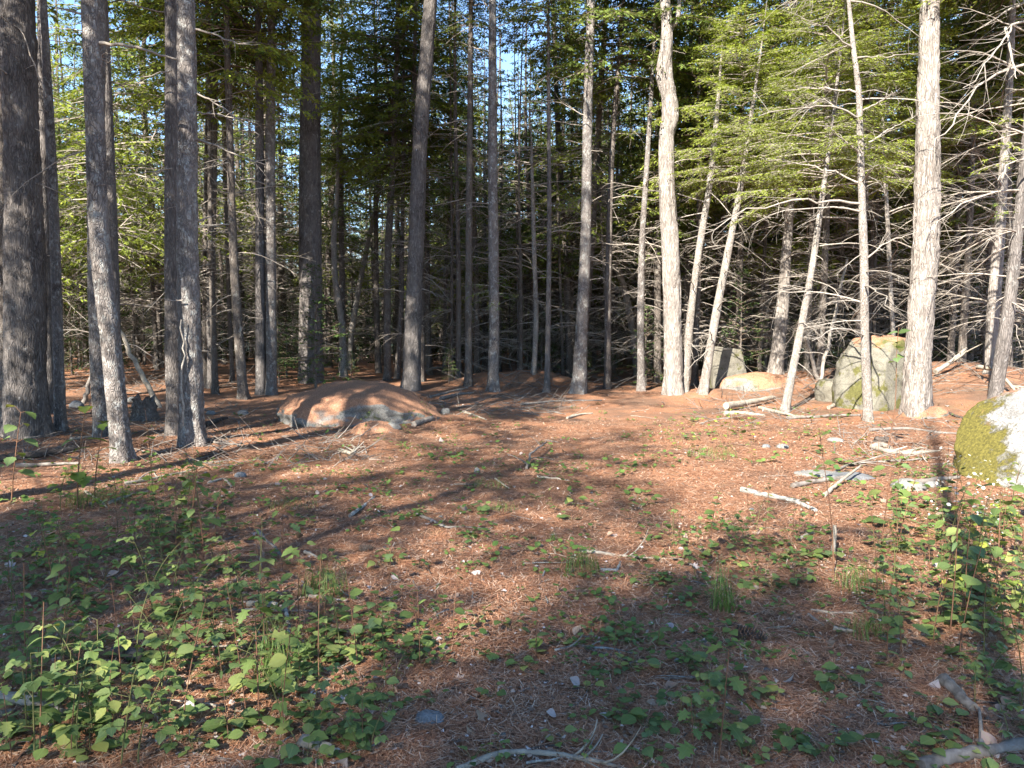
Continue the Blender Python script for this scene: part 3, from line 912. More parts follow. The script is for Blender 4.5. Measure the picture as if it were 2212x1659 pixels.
PLACED = []
def tree(name, label, bark, pts, H=15.0, crown=None, dead=None, burls=(), flare=0.35, seed=1, seg=None, group=None, cat='tree', rough=0.03, vis=None, deadmat=None, top=None, depth=None):
    """pts: (px, py, width px) from the foot upwards, all at the foot's distance"""
    rng = np.random.default_rng(seed)
    b = on_ground(pts[0][0], pts[0][1]) if depth is None else None
    if b is None:
        q = at_depth(pts[0][0], pts[0][1], depth); b = np.array([q[0], depth, float(terrain(q[0], depth))])
    Y = b[1]
    A = [b] + [at_depth(px, py, Y) for px, py, w in pts[1:]]
    A = np.array(A)
    if depth is not None: A[0] = b
    R = []
    for (px, py, w), a in zip(pts, A):
        dep = a[1] * CP - (a[2] - CAMZ) * SP
        R.append(w * dep / FX / 2)
    n0 = len(A)
    A = axis_curve(b, A, H, rng)
    zt = A[-1, 2]; z0 = A[n0 - 1, 2]
    for a in A[n0:]:
        f = (a[2] - z0) / max(zt - z0, 0.01)
        R.append(R[n0 - 1] * (1 - 0.92 * f))
    R = np.array(R)
    R[0] *= 0.93
    t = empty(name, tuple(b))
    if seg is None: seg = int(np.clip(R[0] * 180, 14, 56))
    if vis is None: vis = min(H - 0.1, CAMZ + 0.46 * Y + 0.3)
    me = trunk_mesh('trunk', A, R, BARK[bark], b, seed, seg, vis, flare, rough, burls, step=0.045 if Y < 14 else 0.07)
    obj('trunk', me, t)
    zs = np.linspace(b[2], A[-1, 2], 60)
    C, r = resample(A, R, zs); C = C - b
    if crown:
        z, var, sc_, sq = crown
        add_crown(t, b, C, z, var, sc_, rng.uniform(0, 6.28), sq)
    if dead:
        d = dict(dead)
        n = d.pop('n'); Lr = d.pop('L'); zr = d.pop('z')
        g = dead_limbs(rng, C, r, n, Lr, zr, **d)
        o = obj('dead_branchwork', g.mesh('dead_branchwork', [deadmat or DEADW]), t); o['kind'] = 'stuff'
    props(t, label, cat, group)
    PLACED.append((b[0], b[1]))
    return t, b, C

def branch(t, b, pix, Y, r0, r1=None, mat=None, name='branch', twigs=6, seed=3, dy=None):
    """one clearly visible branch, traced through points that lie at distance Y"""
    rng = np.random.default_rng(seed)
    P = np.array([at_depth(px, py, Y + (0 if dy is None else dy * i / (len(pix) - 1))) for i, (px, py) in enumerate(pix)]) - b
    # resample finely
    s = np.linspace(0, 1, len(P)); ss = np.linspace(0, 1, 14)
    Q = np.stack([np.interp(ss, s, P[:, c]) for c in range(3)], -1)
    Q[1:-1] = (Q[:-2] + 2 * Q[1:-1] + Q[2:]) / 4
    L = np.linalg.norm(Q[-1] - Q[0])
    Q[1:-1] += rng.normal(0, 0.008 * L, (12, 3))
    r1 = r0 * 0.3 if r1 is None else r1
    g = Geo(); g.add(*tubes(Q[None], np.linspace(r0, r1, 14)[None], 7))
    if twigs:
        n = twigs; u = rng.integers(3, 13, n)
        tg = norm(np.gradient(Q, axis=0))[u]
        d = norm(tg * 0.7 + rng.normal(0, 0.6, (n, 3)))
        l = L * rng.uniform(0.1, 0.35, n)
        k = np.linspace(0, 1, 5)
        PP = Q[u][:, None] + d[:, None] * (l[:, None] * k)[..., None] + rng.normal(0, .25, (n, 1, 3)) * (l[:, None] * k ** 2)[..., None]
        g.add(*tubes(PP, np.linspace(0.4, 0.12, 5)[None] * np.full((n, 1), min(r0, .012)), 4))
    return obj(name, g.mesh(name, [mat or DEADW]), t)

# ------------------------------------------------------------------ the trees one can tell apart
C0, C1, C2, C3, C4 = CROWN
CB0, CB1 = CROWN_B
CN0, CN1 = CROWN_NEAR
def few(n=10, L=(0.3, 1.4), z=(2.0, 9.0), **k):
    return dict(n=n, L=L, z=z, stub=0.55, **k)

# --- shaded edge of the wood
t, b, C = tree('pine_tree', 'massive dark furrowed pine trunk with sun flecks at its flared foot', 'pine',
     [(56, 944, 88), (53, 553, 74), (38, 0, 61)], 19, (9.0, C0, .72, .8), few(8, (0.4, 1.5), (3, 8)), seed=1, flare=0.22, rough=0.05)
branch(t, b, [(100, 210), (45, 60), (0, 36)], b[1] - .2, 0.012, twigs=4, seed=11)
tree('pine_tree', 'dark trunk standing tight behind the massive furrowed pine', 'pine', [(108, 890, 25), (97, 553, 22), (92, 200, 18)], 16, (8.5, C1, .72, .8), few(14, z=(2, 8)), seed=2)
tree('hemlock_tree', 'slim mottled trunk half hidden by the outer flank of the massive pine', 'hem', [(10, 905, 18), (6, 553, 15), (2, 0, 12)], 15, (8.0, C2, 1, 1), few(16, z=(2, 8)), seed=3)
t, b, C = tree('hemlock_tree', 'slender grey lichen-spotted trunk beside the massive pine', 'grey',
     [(131, 930, 25), (120, 553, 21), (106, 240, 18), (92, 0, 16)], 15, (8.5, C3, .9, 1), few(16, (0.2, 1.1), (1.5, 8)), seed=4)
t, b, C = tree('pine_tree', 'sunlit pale grey leaning trunk, front one of the close pair', 'grey',
     [(266, 998, 43), (237, 720, 41), (218, 553, 39), (204, 240, 36), (193, 0, 33)], 15, (8.0, C4, 1, 1), few(9, (0.3, 1.0), (3, 7)), seed=5, flare=0.25, rough=0.035)
branch(t, b, [(212, 93), (270, 97), (330, 112), (382, 128)], b[1], 0.022, 0.010, seed=12, twigs=0)
branch(t, b, [(178, 32), (150, 22), (122, 17)], b[1], 0.015, 0.008, seed=13, twigs=0)
tree('pine_tree', 'straight trunk lit along one edge, rear one of the close pair', 'grey', [(222, 945, 38), (213, 740, 36), (208, 553, 34), (215, 0, 28)], 17, (9.0, C0, .72, .8), few(8, z=(3, 8)), seed=6, flare=0.2)
tree('pine_tree', 'dark trunk showing behind the close pair', 'pine', [(249, 905, 28), (243, 553, 24), (222, 0, 20)], 17, (9.0, C1, .72, .8), few(12, z=(3, 8)), seed=7)
t, b, C = tree('pine_tree', 'sun-streaked trunk with dark scaly foot, back one of the touching twins', 'pine', [(377, 942, 37), (374, 720, 33), (371, 553, 29), (370, 0, 27)], 17, (9, C2, .72, .8), few(8, z=(3, 8)), seed=8, flare=0.15)
branch(t, b, [(372, 152), (300, 168), (232, 194)], b[1] - .3, 0.010, seed=14, twigs=3)
branch(t, b, [(372, 364), (310, 374), (240, 382)], b[1] - .3, 0.010, seed=15, twigs=3)
t, b, C = tree('pine_tree', 'thick brown-grey trunk with a bare split seam, front one of the touching twins', 'grey',
     [(417, 958, 54), (410, 720, 46), (405, 553, 43), (404, 250, 40), (402, 0, 37)], 17, (9.2, C3, .72, .8), few(14, (0.15, 0.8), (1, 8)), seed=9, flare=0.32, rough=0.045)
branch(t, b, [(420, 63), (460, 72), (500, 90), (545, 98)], b[1], 0.016, seed=16, twigs=12)
branch(t, b, [(420, 200), (455, 216), (500, 246), (560, 292)], b[1], 0.014, seed=17, twigs=12)
branch(t, b, [(424, 300), (470, 318), (520, 338), (574, 356)], b[1] + .2, 0.016, seed=18, twigs=12)
branch(t, b, [(424, 242), (480, 250), (560, 262)], b[1] + .2, 0.014, seed=19, twigs=12)
branch(t, b, [(424, 480), (448, 470), (466, 466)], b[1], 0.012, seed=20, twigs=2)
branch(t, b, [(396, 648), (378, 650), (357, 648)], b[1] - .2, 0.010, seed=21, twigs=3)
branch(t, b, [(392, 690), (396, 760), (393, 830), (395, 920)], b[1] - .22, 0.010, 0.014, DEADP, 'split_seam', 0, 22)

# --- second rank, behind the needle-capped dome
tree('hemlock_tree', 'dark upright trunk between the touching twins and the slim brown trunk', 'pine', [(457, 838, 20), (456, 553, 18), (462, 300, 15)], 16, (7.5, C4, 1, 1), few(40, z=(2, 8)), seed=31)
tree('hemlock_tree', 'thin dark trunk almost touching its darker neighbour beyond the twins', 'hem', [(444, 836, 12), (443, 553, 11), (448, 260, 9)], 14, (6.5, CB0, .9, 1), few(40, z=(2, 7)), seed=32)
tree('hemlock_tree', 'slim brown trunk with a slight lean beyond the touching twins', 'hem', [(526, 862, 23), (514, 700, 20), (505, 553, 18), (496, 270, 15)], 13, (6.6, CB1, 1.0, 1), few(50, (0.4, 1.8), (2, 8)), seed=33)
tree('pine_tree', 'dark trunk close beside the tall pale-barked pole', 'pine', [(563, 852, 23), (562, 553, 20), (560, 200, 16)], 16, (7.5, C0, 1, 1), few(30, z=(2, 8)), seed=34)
t, b, C = tree('pine_tree', 'tall straight pale-grey pole at the end of the needle-capped dome', 'grey', [(587, 852, 24), (585, 553, 21), (584, 250, 19), (588, 0, 16)], 17, (9.2, C1, .9, 1), few(18, (0.3, 1.6), (2, 9)), seed=35)
branch(t, b, [(592, 96), (640, 88), (700, 90), (740, 92)], b[1] - .2, 0.014, seed=23, twigs=6)
branch(t, b, [(592, 232), (640, 216), (700, 196)], b[1] - .3, 0.012, seed=24, twigs=6)
branch(t, b, [(576, 398), (535, 388), (492, 390)], b[1] - .1, 0.016, seed=25, twigs=6)
tree('pine_tree', 'thick straight dark grey pine rising behind the needle-capped dome', 'pine', [(672, 826, 54), (670, 553, 46), (670, 280, 42), (672, 0, 38)], 20, (10.6, C2, .72, .8), few(8, (0.3, 1.2), (5, 10)), seed=36, flare=0.12, rough=0.05)
tree('birch_tree', 'thin crooked pale stem lit by the sun just behind the dome', 'thin', [(743, 815, 16), (738, 700, 14), (724, 600, 12), (721, 520, 12), (728, 420, 9), (730, 330, 7)], 9, (6.0, CB0, .55, .6), few(20, (0.3, 1.0), (2, 7)), seed=37)
tree('birch_tree', 'thin pale stem leaning away from the crooked one behind the dome', 'thin', [(752, 800, 12), (762, 700, 12), (778, 610, 11), (800, 500, 9), (818, 420, 7)], 9, (6.2, CB1, .5, .6), few(20, (0.3, 1.0), (2, 7)), seed=38)
tree('hemlock_tree', 'reddish slim trunk in shade past the leaning pale stem', 'hem', [(818, 806, 13), (813, 640, 12), (812, 400, 10)], 14, (5.6, CB0, .9, 1), few(50, (0.4, 1.6), (1.5, 7)), seed=39)
tree('hemlock_tree', 'slim trunk with bare ladder-like side branches under a bright green crown', 'hem', [(837, 822, 17), (838, 553, 15), (850, 330, 13), (860, 0, 8)], 13, (6.0, CB1, 1.0, 1), few(60, (0.3, 1.5), (2, 7)), seed=40)
tree('hemlock_tree', 'thin shaded trunk leaning against the leaning pine', 'hem', [(858, 818, 13), (867, 640, 11), (868, 553, 10), (872, 300, 8)], 12, (6.5, C3, .8, .9), few(40, (0.4, 1.5), (2, 7)), seed=41)
t, b, C = tree('pine_tree', 'stout grey pine leaning slightly beyond the end of the dome', 'pine', [(888, 842, 42), (892, 700, 36), (898, 553, 33), (908, 300, 31), (930, 0, 27)], 19, (10.4, C4, .72, .8), few(10, (0.3, 1.2), (3, 10)), seed=42, flare=0.22, rough=0.04)
branch(t, b, [(898, 622), (930, 628), (945, 642)], b[1], 0.014, seed=26, twigs=2)
branch(t, b, [(884, 632), (850, 626), (810, 622)], b[1] + .3, 0.014, seed=27, twigs=2)
tree('hemlock_tree', 'dark narrow trunk in the shade just past the leaning pine', 'hem', [(926, 810, 14), (922, 553, 12), (920, 300, 10)], 14, (6, C0, .9, 1), few(40, (0.4, 1.5), (2, 7)), seed=43)
tree('hemlock_tree', 'black thin trunk in the gap before the lake glimmer', 'pine', [(974, 790, 12), (973, 553, 10), (972, 300, 8)], 15, (7, C1, .9, 1), few(40, (0.4, 1.5), (2, 7)), seed=44)
tree('hemlock_tree', 'slim bluish trunk fading into a thin dead-branched top', 'hem', [(1012, 833, 18), (1013, 553, 15), (1015, 267, 12), (1017, 0, 9)], 13, (8.6, C2, .6, .8), few(70, (0.4, 1.6), (4, 10)), seed=45)
t, b, C = tree('pine_tree', 'tall clean trunk with a low green spray part way up, past the lake glimmer', 'grey', [(1065, 845, 26), (1067, 700, 23), (1066, 553, 22), (1064, 267, 19), (1064, 0, 15)], 18, (10.0, C3, .72, .8), few(16, (0.4, 1.8), (4, 10)), seed=46, flare=0.25)
branch(t, b, [(1070, 180), (1110, 172), (1150, 166)], b[1] - .2, 0.014, seed=28, twigs=5)
branch(t, b, [(1070, 272), (1130, 270), (1180, 290)], b[1] - .2, 0.012, seed=29, twigs=5)
branch(t, b, [(1062, 30), (1050, 10), (1035, -10)], b[1], 0.018, seed=30, twigs=0)
def low_spray(t, b, C, z, az, n, L, seed, mat=HEMBRIGHT, ll=0.07, lw=0.010):
    rng = np.random.default_rng(seed)
    lf, wd = spray_crown(rng, 0.5, L, n, ll, lw, 0.07, droop=0.22, prof=lambda u: 0.8 + 0 * u, e_lo=-2, e_hi=14, azb=(az, 1.0, 0.45), bare=0.25, lfac=0.5)
    x = float(np.interp(z, C[:, 2], C[:, 0])); y = float(np.interp(z, C[:, 2], C[:, 1]))
    o = obj('live_bough', lf.mesh('live_bough', [mat], False), t, (x, y, z)); o['kind'] = 'stuff'
    w = obj('limb_framework', wd.mesh('limb', [DEADW]), o); w['kind'] = 'stuff'
low_spray(t, b, C, 2.1, 3.6, 5, 0.9, 71, HEMLEAF); low_spray(t, b, C, 2.2, -0.6, 5, 0.85, 72, HEMLEAF)
tree('hemlock_tree', 'thin pale dead stem in the dark hollow behind the mound', 'thin', [(1153, 806, 12), (1158, 700, 11), (1154, 553, 10), (1149, 350, 6)], 6.5, None, few(40, (0.5, 1.6), (1.0, 6)), seed=47)
tree('hemlock_tree', 'thin straight dark pole with a splayed root foot', 'pine', [(1182, 847, 14), (1184, 700, 12), (1186, 553, 10), (1185, 187, 7)], 13, (8, C4, .7, .9), few(30, (0.4, 1.8), (3, 8)), seed=48, flare=0.6)
t, b, C = tree('pine_tree', 'stout grey-brown trunk with dark knots beside the thin splay-footed pole', 'grey', [(1251, 850, 34), (1256, 720, 26), (1264, 553, 23), (1270, 233, 20), (1277, 0, 18)], 18, (10.2, C0, .72, .8), few(14, (0.4, 1.8), (3, 10)), seed=49, flare=0.35)
branch(t, b, [(1280, 40), (1320, 20), (1350, 6)], b[1], 0.018, seed=33, twigs=4)
branch(t, b, [(1268, 255), (1220, 225), (1170, 215)], b[1] - .3, 0.012, seed=34, twigs=8)
tree('hemlock_tree', 'slim shaded trunk just beyond the knotty trunk', 'hem', [(1312, 840, 16), (1315, 553, 14), (1322, 333, 12), (1337, 133, 9)], 14, (7.4, C1, 1, 1), few(40, (0.4, 1.6), (2, 8)), seed=50)
tree('birch_tree', 'smooth pale leaning stem crossing behind the slim shaded trunks', 'thin', [(1378, 815, 17), (1370, 740, 16), (1352, 640, 15), (1335, 580, 14), (1300, 400, 11), (1284, 340, 9)], 9, (6.5, C2, .5, .6), few(12, (0.3, 1.0), (3, 7)), seed=51)
tree('hemlock_tree', 'slim straight grey trunk right before the crooked shaggy one', 'grey', [(1385, 846, 18), (1384, 700, 16), (1386, 553, 14), (1399, 333, 11), (1407, 200, 9)], 13, (7.8, C3, .8, 1), few(40, (0.4, 1.6), (2, 8)), seed=52)

# --- sunlit side
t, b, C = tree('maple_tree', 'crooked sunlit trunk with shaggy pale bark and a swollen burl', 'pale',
     [(1455, 851, 42), (1453, 700, 37), (1449, 553, 36), (1443, 450, 34), (1440, 300, 31), (1446, 215, 31), (1437, 150, 30), (1441, 60, 23), (1437, 0, 21)], 16,
     (9.4, CB0, .9, 1), few(24, (0.2, 1.0), (3, 9)), seed=53, flare=0.22, rough=0.06, burls=((6.15, -0.9, 0.28, 0.10), (7.0, 3.3, 0.3, 0.07)))
branch(t, b, [(1445, 70), (1465, 40), (1470, -30)], b[1] + .1, 0.055, 0.045, BARK['pale'], 'limb', 0, 35)
def leaning(label, pts, seed, crown, **k):
    return tree('hemlock_tree', label, 'thin', pts, 8.5, crown, dict(n=30, L=(0.4, 1.7), z=(0.9, 6.0), stub=0.25, twig=9, droop=0.3, thick=1.1), seed=seed, cat='tree', **k)
t, b, C = leaning('pale slim stem leaning next to the crooked shaggy trunk', [(1479, 846, 18), (1488, 720, 17), (1508, 553, 15), (1535, 383, 13), (1546, 273, 11)], 54, None, deadmat=DEADP)
t, b, C = leaning('pale slim stem leaning in front of the squared granite block', [(1519, 848, 20), (1543, 700, 18), (1571, 553, 16), (1600, 400, 13), (1615, 300, 10)], 55, (4.6, CN1, .82, .8), deadmat=DEADP)
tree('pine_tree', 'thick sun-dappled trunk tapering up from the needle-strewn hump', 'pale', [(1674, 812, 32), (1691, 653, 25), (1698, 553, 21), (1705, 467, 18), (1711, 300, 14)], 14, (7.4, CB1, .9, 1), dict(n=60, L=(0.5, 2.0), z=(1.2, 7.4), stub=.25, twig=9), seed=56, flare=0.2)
tree('hemlock_tree', 'thin upright stem close behind the sun-dappled tapering trunk', 'thin', [(1655, 800, 12), (1657, 553, 10), (1660, 330, 8)], 10, (6.4, CB0, .6, .8), dict(n=50, L=(0.5, 1.8), z=(1, 6.4), stub=.2), seed=57)
t, b, C = leaning('speckled pale stem leaning over the piled bleached logs', [(1695, 890, 20), (1712, 800, 17), (1728, 720, 16), (1758, 553, 14), (1775, 433, 12), (1791, 317, 9)], 58, (4.0, CN0, .85, .8), deadmat=DEADP)
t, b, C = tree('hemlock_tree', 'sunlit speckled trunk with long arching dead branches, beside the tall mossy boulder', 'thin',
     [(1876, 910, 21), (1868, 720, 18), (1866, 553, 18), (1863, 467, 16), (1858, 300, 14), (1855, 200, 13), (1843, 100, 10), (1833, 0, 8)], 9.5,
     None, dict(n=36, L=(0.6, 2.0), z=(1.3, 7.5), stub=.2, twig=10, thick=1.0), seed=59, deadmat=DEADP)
Yb = b[1]
for k, pix in enumerate([[(1858, 440), (1800, 432), (1740, 430), (1660, 445), (1560, 480), (1474, 520)],
            [(1858, 395), (1800, 370), (1740, 355), (1640, 340)], [(1855, 255), (1800, 230), (1740, 230), (1640, 250)],
            [(1852, 200), (1790, 190), (1690, 196)], [(1845, 110), (1790, 60), (1730, 40)],
            [(1866, 316), (1920, 280), (1978, 250)], [(1862, 240), (1910, 215), (1945, 190)], [(1850, 125), (1920, 122), (1985, 115)],
            [(1868, 560), (1920, 520), (1985, 500)], [(1862, 370), (1900, 360), (1955, 372)], [(1856, 330), (1820, 300), (1785, 270)]]):
    branch(t, b, pix, Yb, 0.022 if k == 0 else 0.017, 0.004, DEADP, 'branch', 10, 200 + k, dy=(-0.7, 0.5, -0.5, 0.6, -0.4, 0.4)[k % 6])
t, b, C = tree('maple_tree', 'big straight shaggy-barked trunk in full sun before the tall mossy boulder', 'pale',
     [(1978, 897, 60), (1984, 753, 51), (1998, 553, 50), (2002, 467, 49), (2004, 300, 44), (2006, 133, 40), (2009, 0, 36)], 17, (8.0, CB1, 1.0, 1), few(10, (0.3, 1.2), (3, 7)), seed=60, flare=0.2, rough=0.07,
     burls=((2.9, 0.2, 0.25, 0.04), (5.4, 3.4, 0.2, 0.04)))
tree('hemlock_tree', 'thin stem between the speckled trunk and the big shaggy trunk', 'thin', [(1935, 800, 10), (1928, 700, 10), (1918, 500, 9), (1908, 300, 7)], 9, (6, CB0, .6, .8), dict(n=50, L=(0.5, 1.9), z=(1, 6), stub=.2), seed=61, depth=16.8)
t, b, C = tree('hemlock_tree', 'dark shaded trunk leaning behind the white boulder', 'pine', [(2140, 912, 32), (2161, 786, 27), (2181, 653, 25), (2196, 520, 22), (2210, 380, 20)], 14, (7, CN1, .9, 1), dict(n=40, L=(0.6, 2.2), z=(1.5, 6.5), stub=.3, twig=9), seed=62)
low_spray(t, b, C, 4.15, 3.35, 7, 1.15, 73)
low_spray(t, b, C, 3.0, 3.3, 4, 0.8, 74, HEMLEAF)
tree('hemlock_tree', 'pale broad trunk in sun up the slope behind the shaded leaning one', 'pale', [(2138, 806, 22), (2145, 680, 25), (2155, 553, 24), (2168, 367, 18)], 14, (7.5, C4, 1, 1), dict(n=60, L=(0.6, 2.4), z=(1, 7), stub=.2, twig=9), seed=63)
tree('hemlock_tree', 'faint upright stem in the tangle up the slope', 'hem', [(2182, 800, 12), (2180, 500, 12), (2178, 220, 11)], 12, (6.5, C0, .9, 1), dict(n=70, L=(0.6, 2.4), z=(1, 7), stub=.2, twig=9), seed=64, depth=17.5)
t, b, C = tree('hemlock_tree', 'tree beyond the white boulder sending bare forked branches across', 'hem', [(2330, 905, 30), (2330, 553, 26), (2330, 0, 20)], 15, (8.5, C1, .72, .8), None, seed=65)
for k, pix in enumerate([[(2320, 85), (2212, 140), (2150, 160), (2100, 200), (2060, 262), (2030, 300), (2008, 330)], [(2320, -70), (2230, 0), (2180, 22), (2110, 64)],
            [(2320, 0), (2230, 45), (2180, 55), (2160, 95), (2140, 130), (2080, 190)], [(2320, 200), (2260, 205), (2180, 220)],
            [(2320, 330), (2230, 338), (2180, 350), (2155, 390)], [(2320, 500), (2230, 495), (2170, 500), (2130, 520)], [(2172, 60), (2188, 130), (2196, 170)]]):
    branch(t, b, pix, b[1] - 0.2, 0.024, 0.005, DEADP, 'branch', 14, 230 + k, dy=(-0.5, 0.3, -0.6, .4)[k % 4])

# crowns that fill the sunlit canopy over the leaning stems
def canopy_hemlock(label, px, Y, z0, var, sc_, seed, H=12.0, n=36):
    q = at_depth(px, 830, Y)
    b = np.array([q[0], Y, float(terrain(q[0], Y))])
    A = np.array([[0, 0, 0], [0.05, 0.02, 4], [0.0, 0.08, 8], [0.1, 0, H]], float)
    R = np.array([0.085, 0.07, 0.05, 0.01])
    t = empty('hemlock_tree', tuple(b))
    obj('trunk', trunk_mesh('trunk', A, R, BARK['hem'], np.zeros(3), seed, 16, 8, .3, .03, step=.12), t)
    C, r = resample(A, R, np.linspace(0, H, 40))
    rng = np.random.default_rng(seed)
    add_crown(t, b, C, z0, var, sc_, rng.uniform(0, 6.28), 1)
    g = dead_limbs(rng, C, r, n, (0.6, 2.2), (0.8, z0 + .5), 0.3, 9, 1.0, stub=.15)
    o = obj('dead_branchwork', g.mesh('dead_branchwork', [DEADW]), t); o['kind'] = 'stuff'
    props(t, label, 'tree')
    PLACED.append((b[0], b[1]))
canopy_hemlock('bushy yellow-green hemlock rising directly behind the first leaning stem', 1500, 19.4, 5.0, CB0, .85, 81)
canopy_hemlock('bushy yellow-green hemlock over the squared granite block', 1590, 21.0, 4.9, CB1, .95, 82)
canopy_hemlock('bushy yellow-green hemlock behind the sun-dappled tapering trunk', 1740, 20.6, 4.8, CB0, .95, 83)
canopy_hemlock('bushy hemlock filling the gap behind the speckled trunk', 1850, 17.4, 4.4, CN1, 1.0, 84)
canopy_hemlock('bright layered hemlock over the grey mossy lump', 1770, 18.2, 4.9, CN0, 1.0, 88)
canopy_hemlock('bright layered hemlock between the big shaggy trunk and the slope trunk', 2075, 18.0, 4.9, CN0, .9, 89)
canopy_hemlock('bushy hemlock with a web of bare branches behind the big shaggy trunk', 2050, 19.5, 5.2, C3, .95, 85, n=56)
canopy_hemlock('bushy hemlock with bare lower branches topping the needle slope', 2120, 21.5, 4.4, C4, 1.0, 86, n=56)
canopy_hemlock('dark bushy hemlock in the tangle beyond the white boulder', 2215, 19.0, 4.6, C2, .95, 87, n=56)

# --- trees of the wood on the sun's side of the clearing (they shade the litter and the nearer trunks)
def sun_side(x, y, s, seed, cz=5.0, ts=1.2, crown=None):
    far_tree('pine_tree', 'tall pine of the wood at the back of the clearing, facing the rocks', x, y, s, seed, 'pines on the sunward edge of the clearing', crown=crown, cz=cz, trunk_s=ts)
for k, (x, y, s, cz, v) in enumerate(
        [(-18.0 + 1.75 * i + (0.5, -0.4, 0.2)[i % 3], -12.2 + (0.6, -0.7, 0.0, 0.9)[i % 4], (1.08, 1.0, 1.12, 1.03, .95)[i % 5], 4.0 + (0.5, 0, 0.9)[i % 3], CROWN[(0, 2, 3, 2, 1)[i % 5]]) for i in range(7)] +
        [(-17.0 + 2.2 * i + (0.3, -0.5, 0.6)[i % 3], -15.4 + (0.6, -0.5)[i % 2], (1.10, 1.0, 1.05)[i % 3], 4.0, CROWN[(2, 0, 4)[i % 3]]) for i in range(5)] +
        [(-8.6, -14.2, 1.08, 4, C2), (-11.8, -14.0, 1.1, 4, C2), (-14.4, -14.2, 1.1, 4, C2)] +
        [(-8.2, -4.6, .9, 5.0, CROWN_S[2]), (-6.0, -3.2, .82, 5.4, CROWN_S[1]), (-4.4, -5.8, .70, 5.0, CROWN_S[0]), (-9.4, 3.8, .9, 5.0, CROWN_S[1]), (-6.9, 3.2, 1.3, 6.0, C0), (-7.8, 6.4, 1.15, 6.0, C1), (-10.4, -5.6, .84, 5.2, C0), (-13.6, -3.6, .95, 4.6, C1), (-12.6, 1.2, .95, 5.2, C3), (-12.0, 6.6, .95, 5.4, C4), (-15, 4.0, 1.0, 4.8, C0), (-16.0, 10.0, 1.0, 4.6, C1)]):
    sun_side(x, y, s, 700 + k, cz, crown=v)
# the straight trunk whose shadow crosses the weeds towards the white boulder
far_tree('pine_tree', 'straight bare dead pine whose shadow falls past the white boulder', -0.98, -3.0, 1.0, 741, None, crown='none', trunk_s=.9)

# --- the wood beyond: many hemlocks, nearest ones first
MARKS = [(55, 'massive pine'), (120, 'slender lichen-spotted trunk'), (230, 'leaning close pair'), (395, 'touching twins'), (515, 'slim brown leaning trunk'), (586, 'tall pale-grey pole'),
         (671, 'thick dark grey pine'), (760, 'crooked pale stem'), (838, 'ladder-branched slim trunk'), (897, 'stout leaning pine'), (1013, 'slim bluish trunk'), (1066, 'low-sprayed clean trunk'),
         (1185, 'thin splay-footed pole'), (1262, 'stout knotty trunk'), (1385, 'slim straight grey trunk'), (1450, 'crooked shaggy trunk'), (1508, 'first pale stem'), (1571, 'second pale stem'),
         (1695, 'sun-dappled tapering trunk'), (1758, 'leaning speckled stem'), (1867, 'speckled trunk'), (1998, 'big shaggy trunk'), (2150, 'pale slope trunk')]
def between(x, y):
    px = 1106 + x / (y * CP + (CAMZ - 4) * SP) * FX
    if px < MARKS[0][0]: return 'out past the massive pine'
    if px > MARKS[-1][0]: return 'out past the pale slope trunk'
    for (a, n1), (b_, n2) in zip(MARKS[:-1], MARKS[1:]):
        if a <= px <= b_: return f'between {n1} and {n2}'
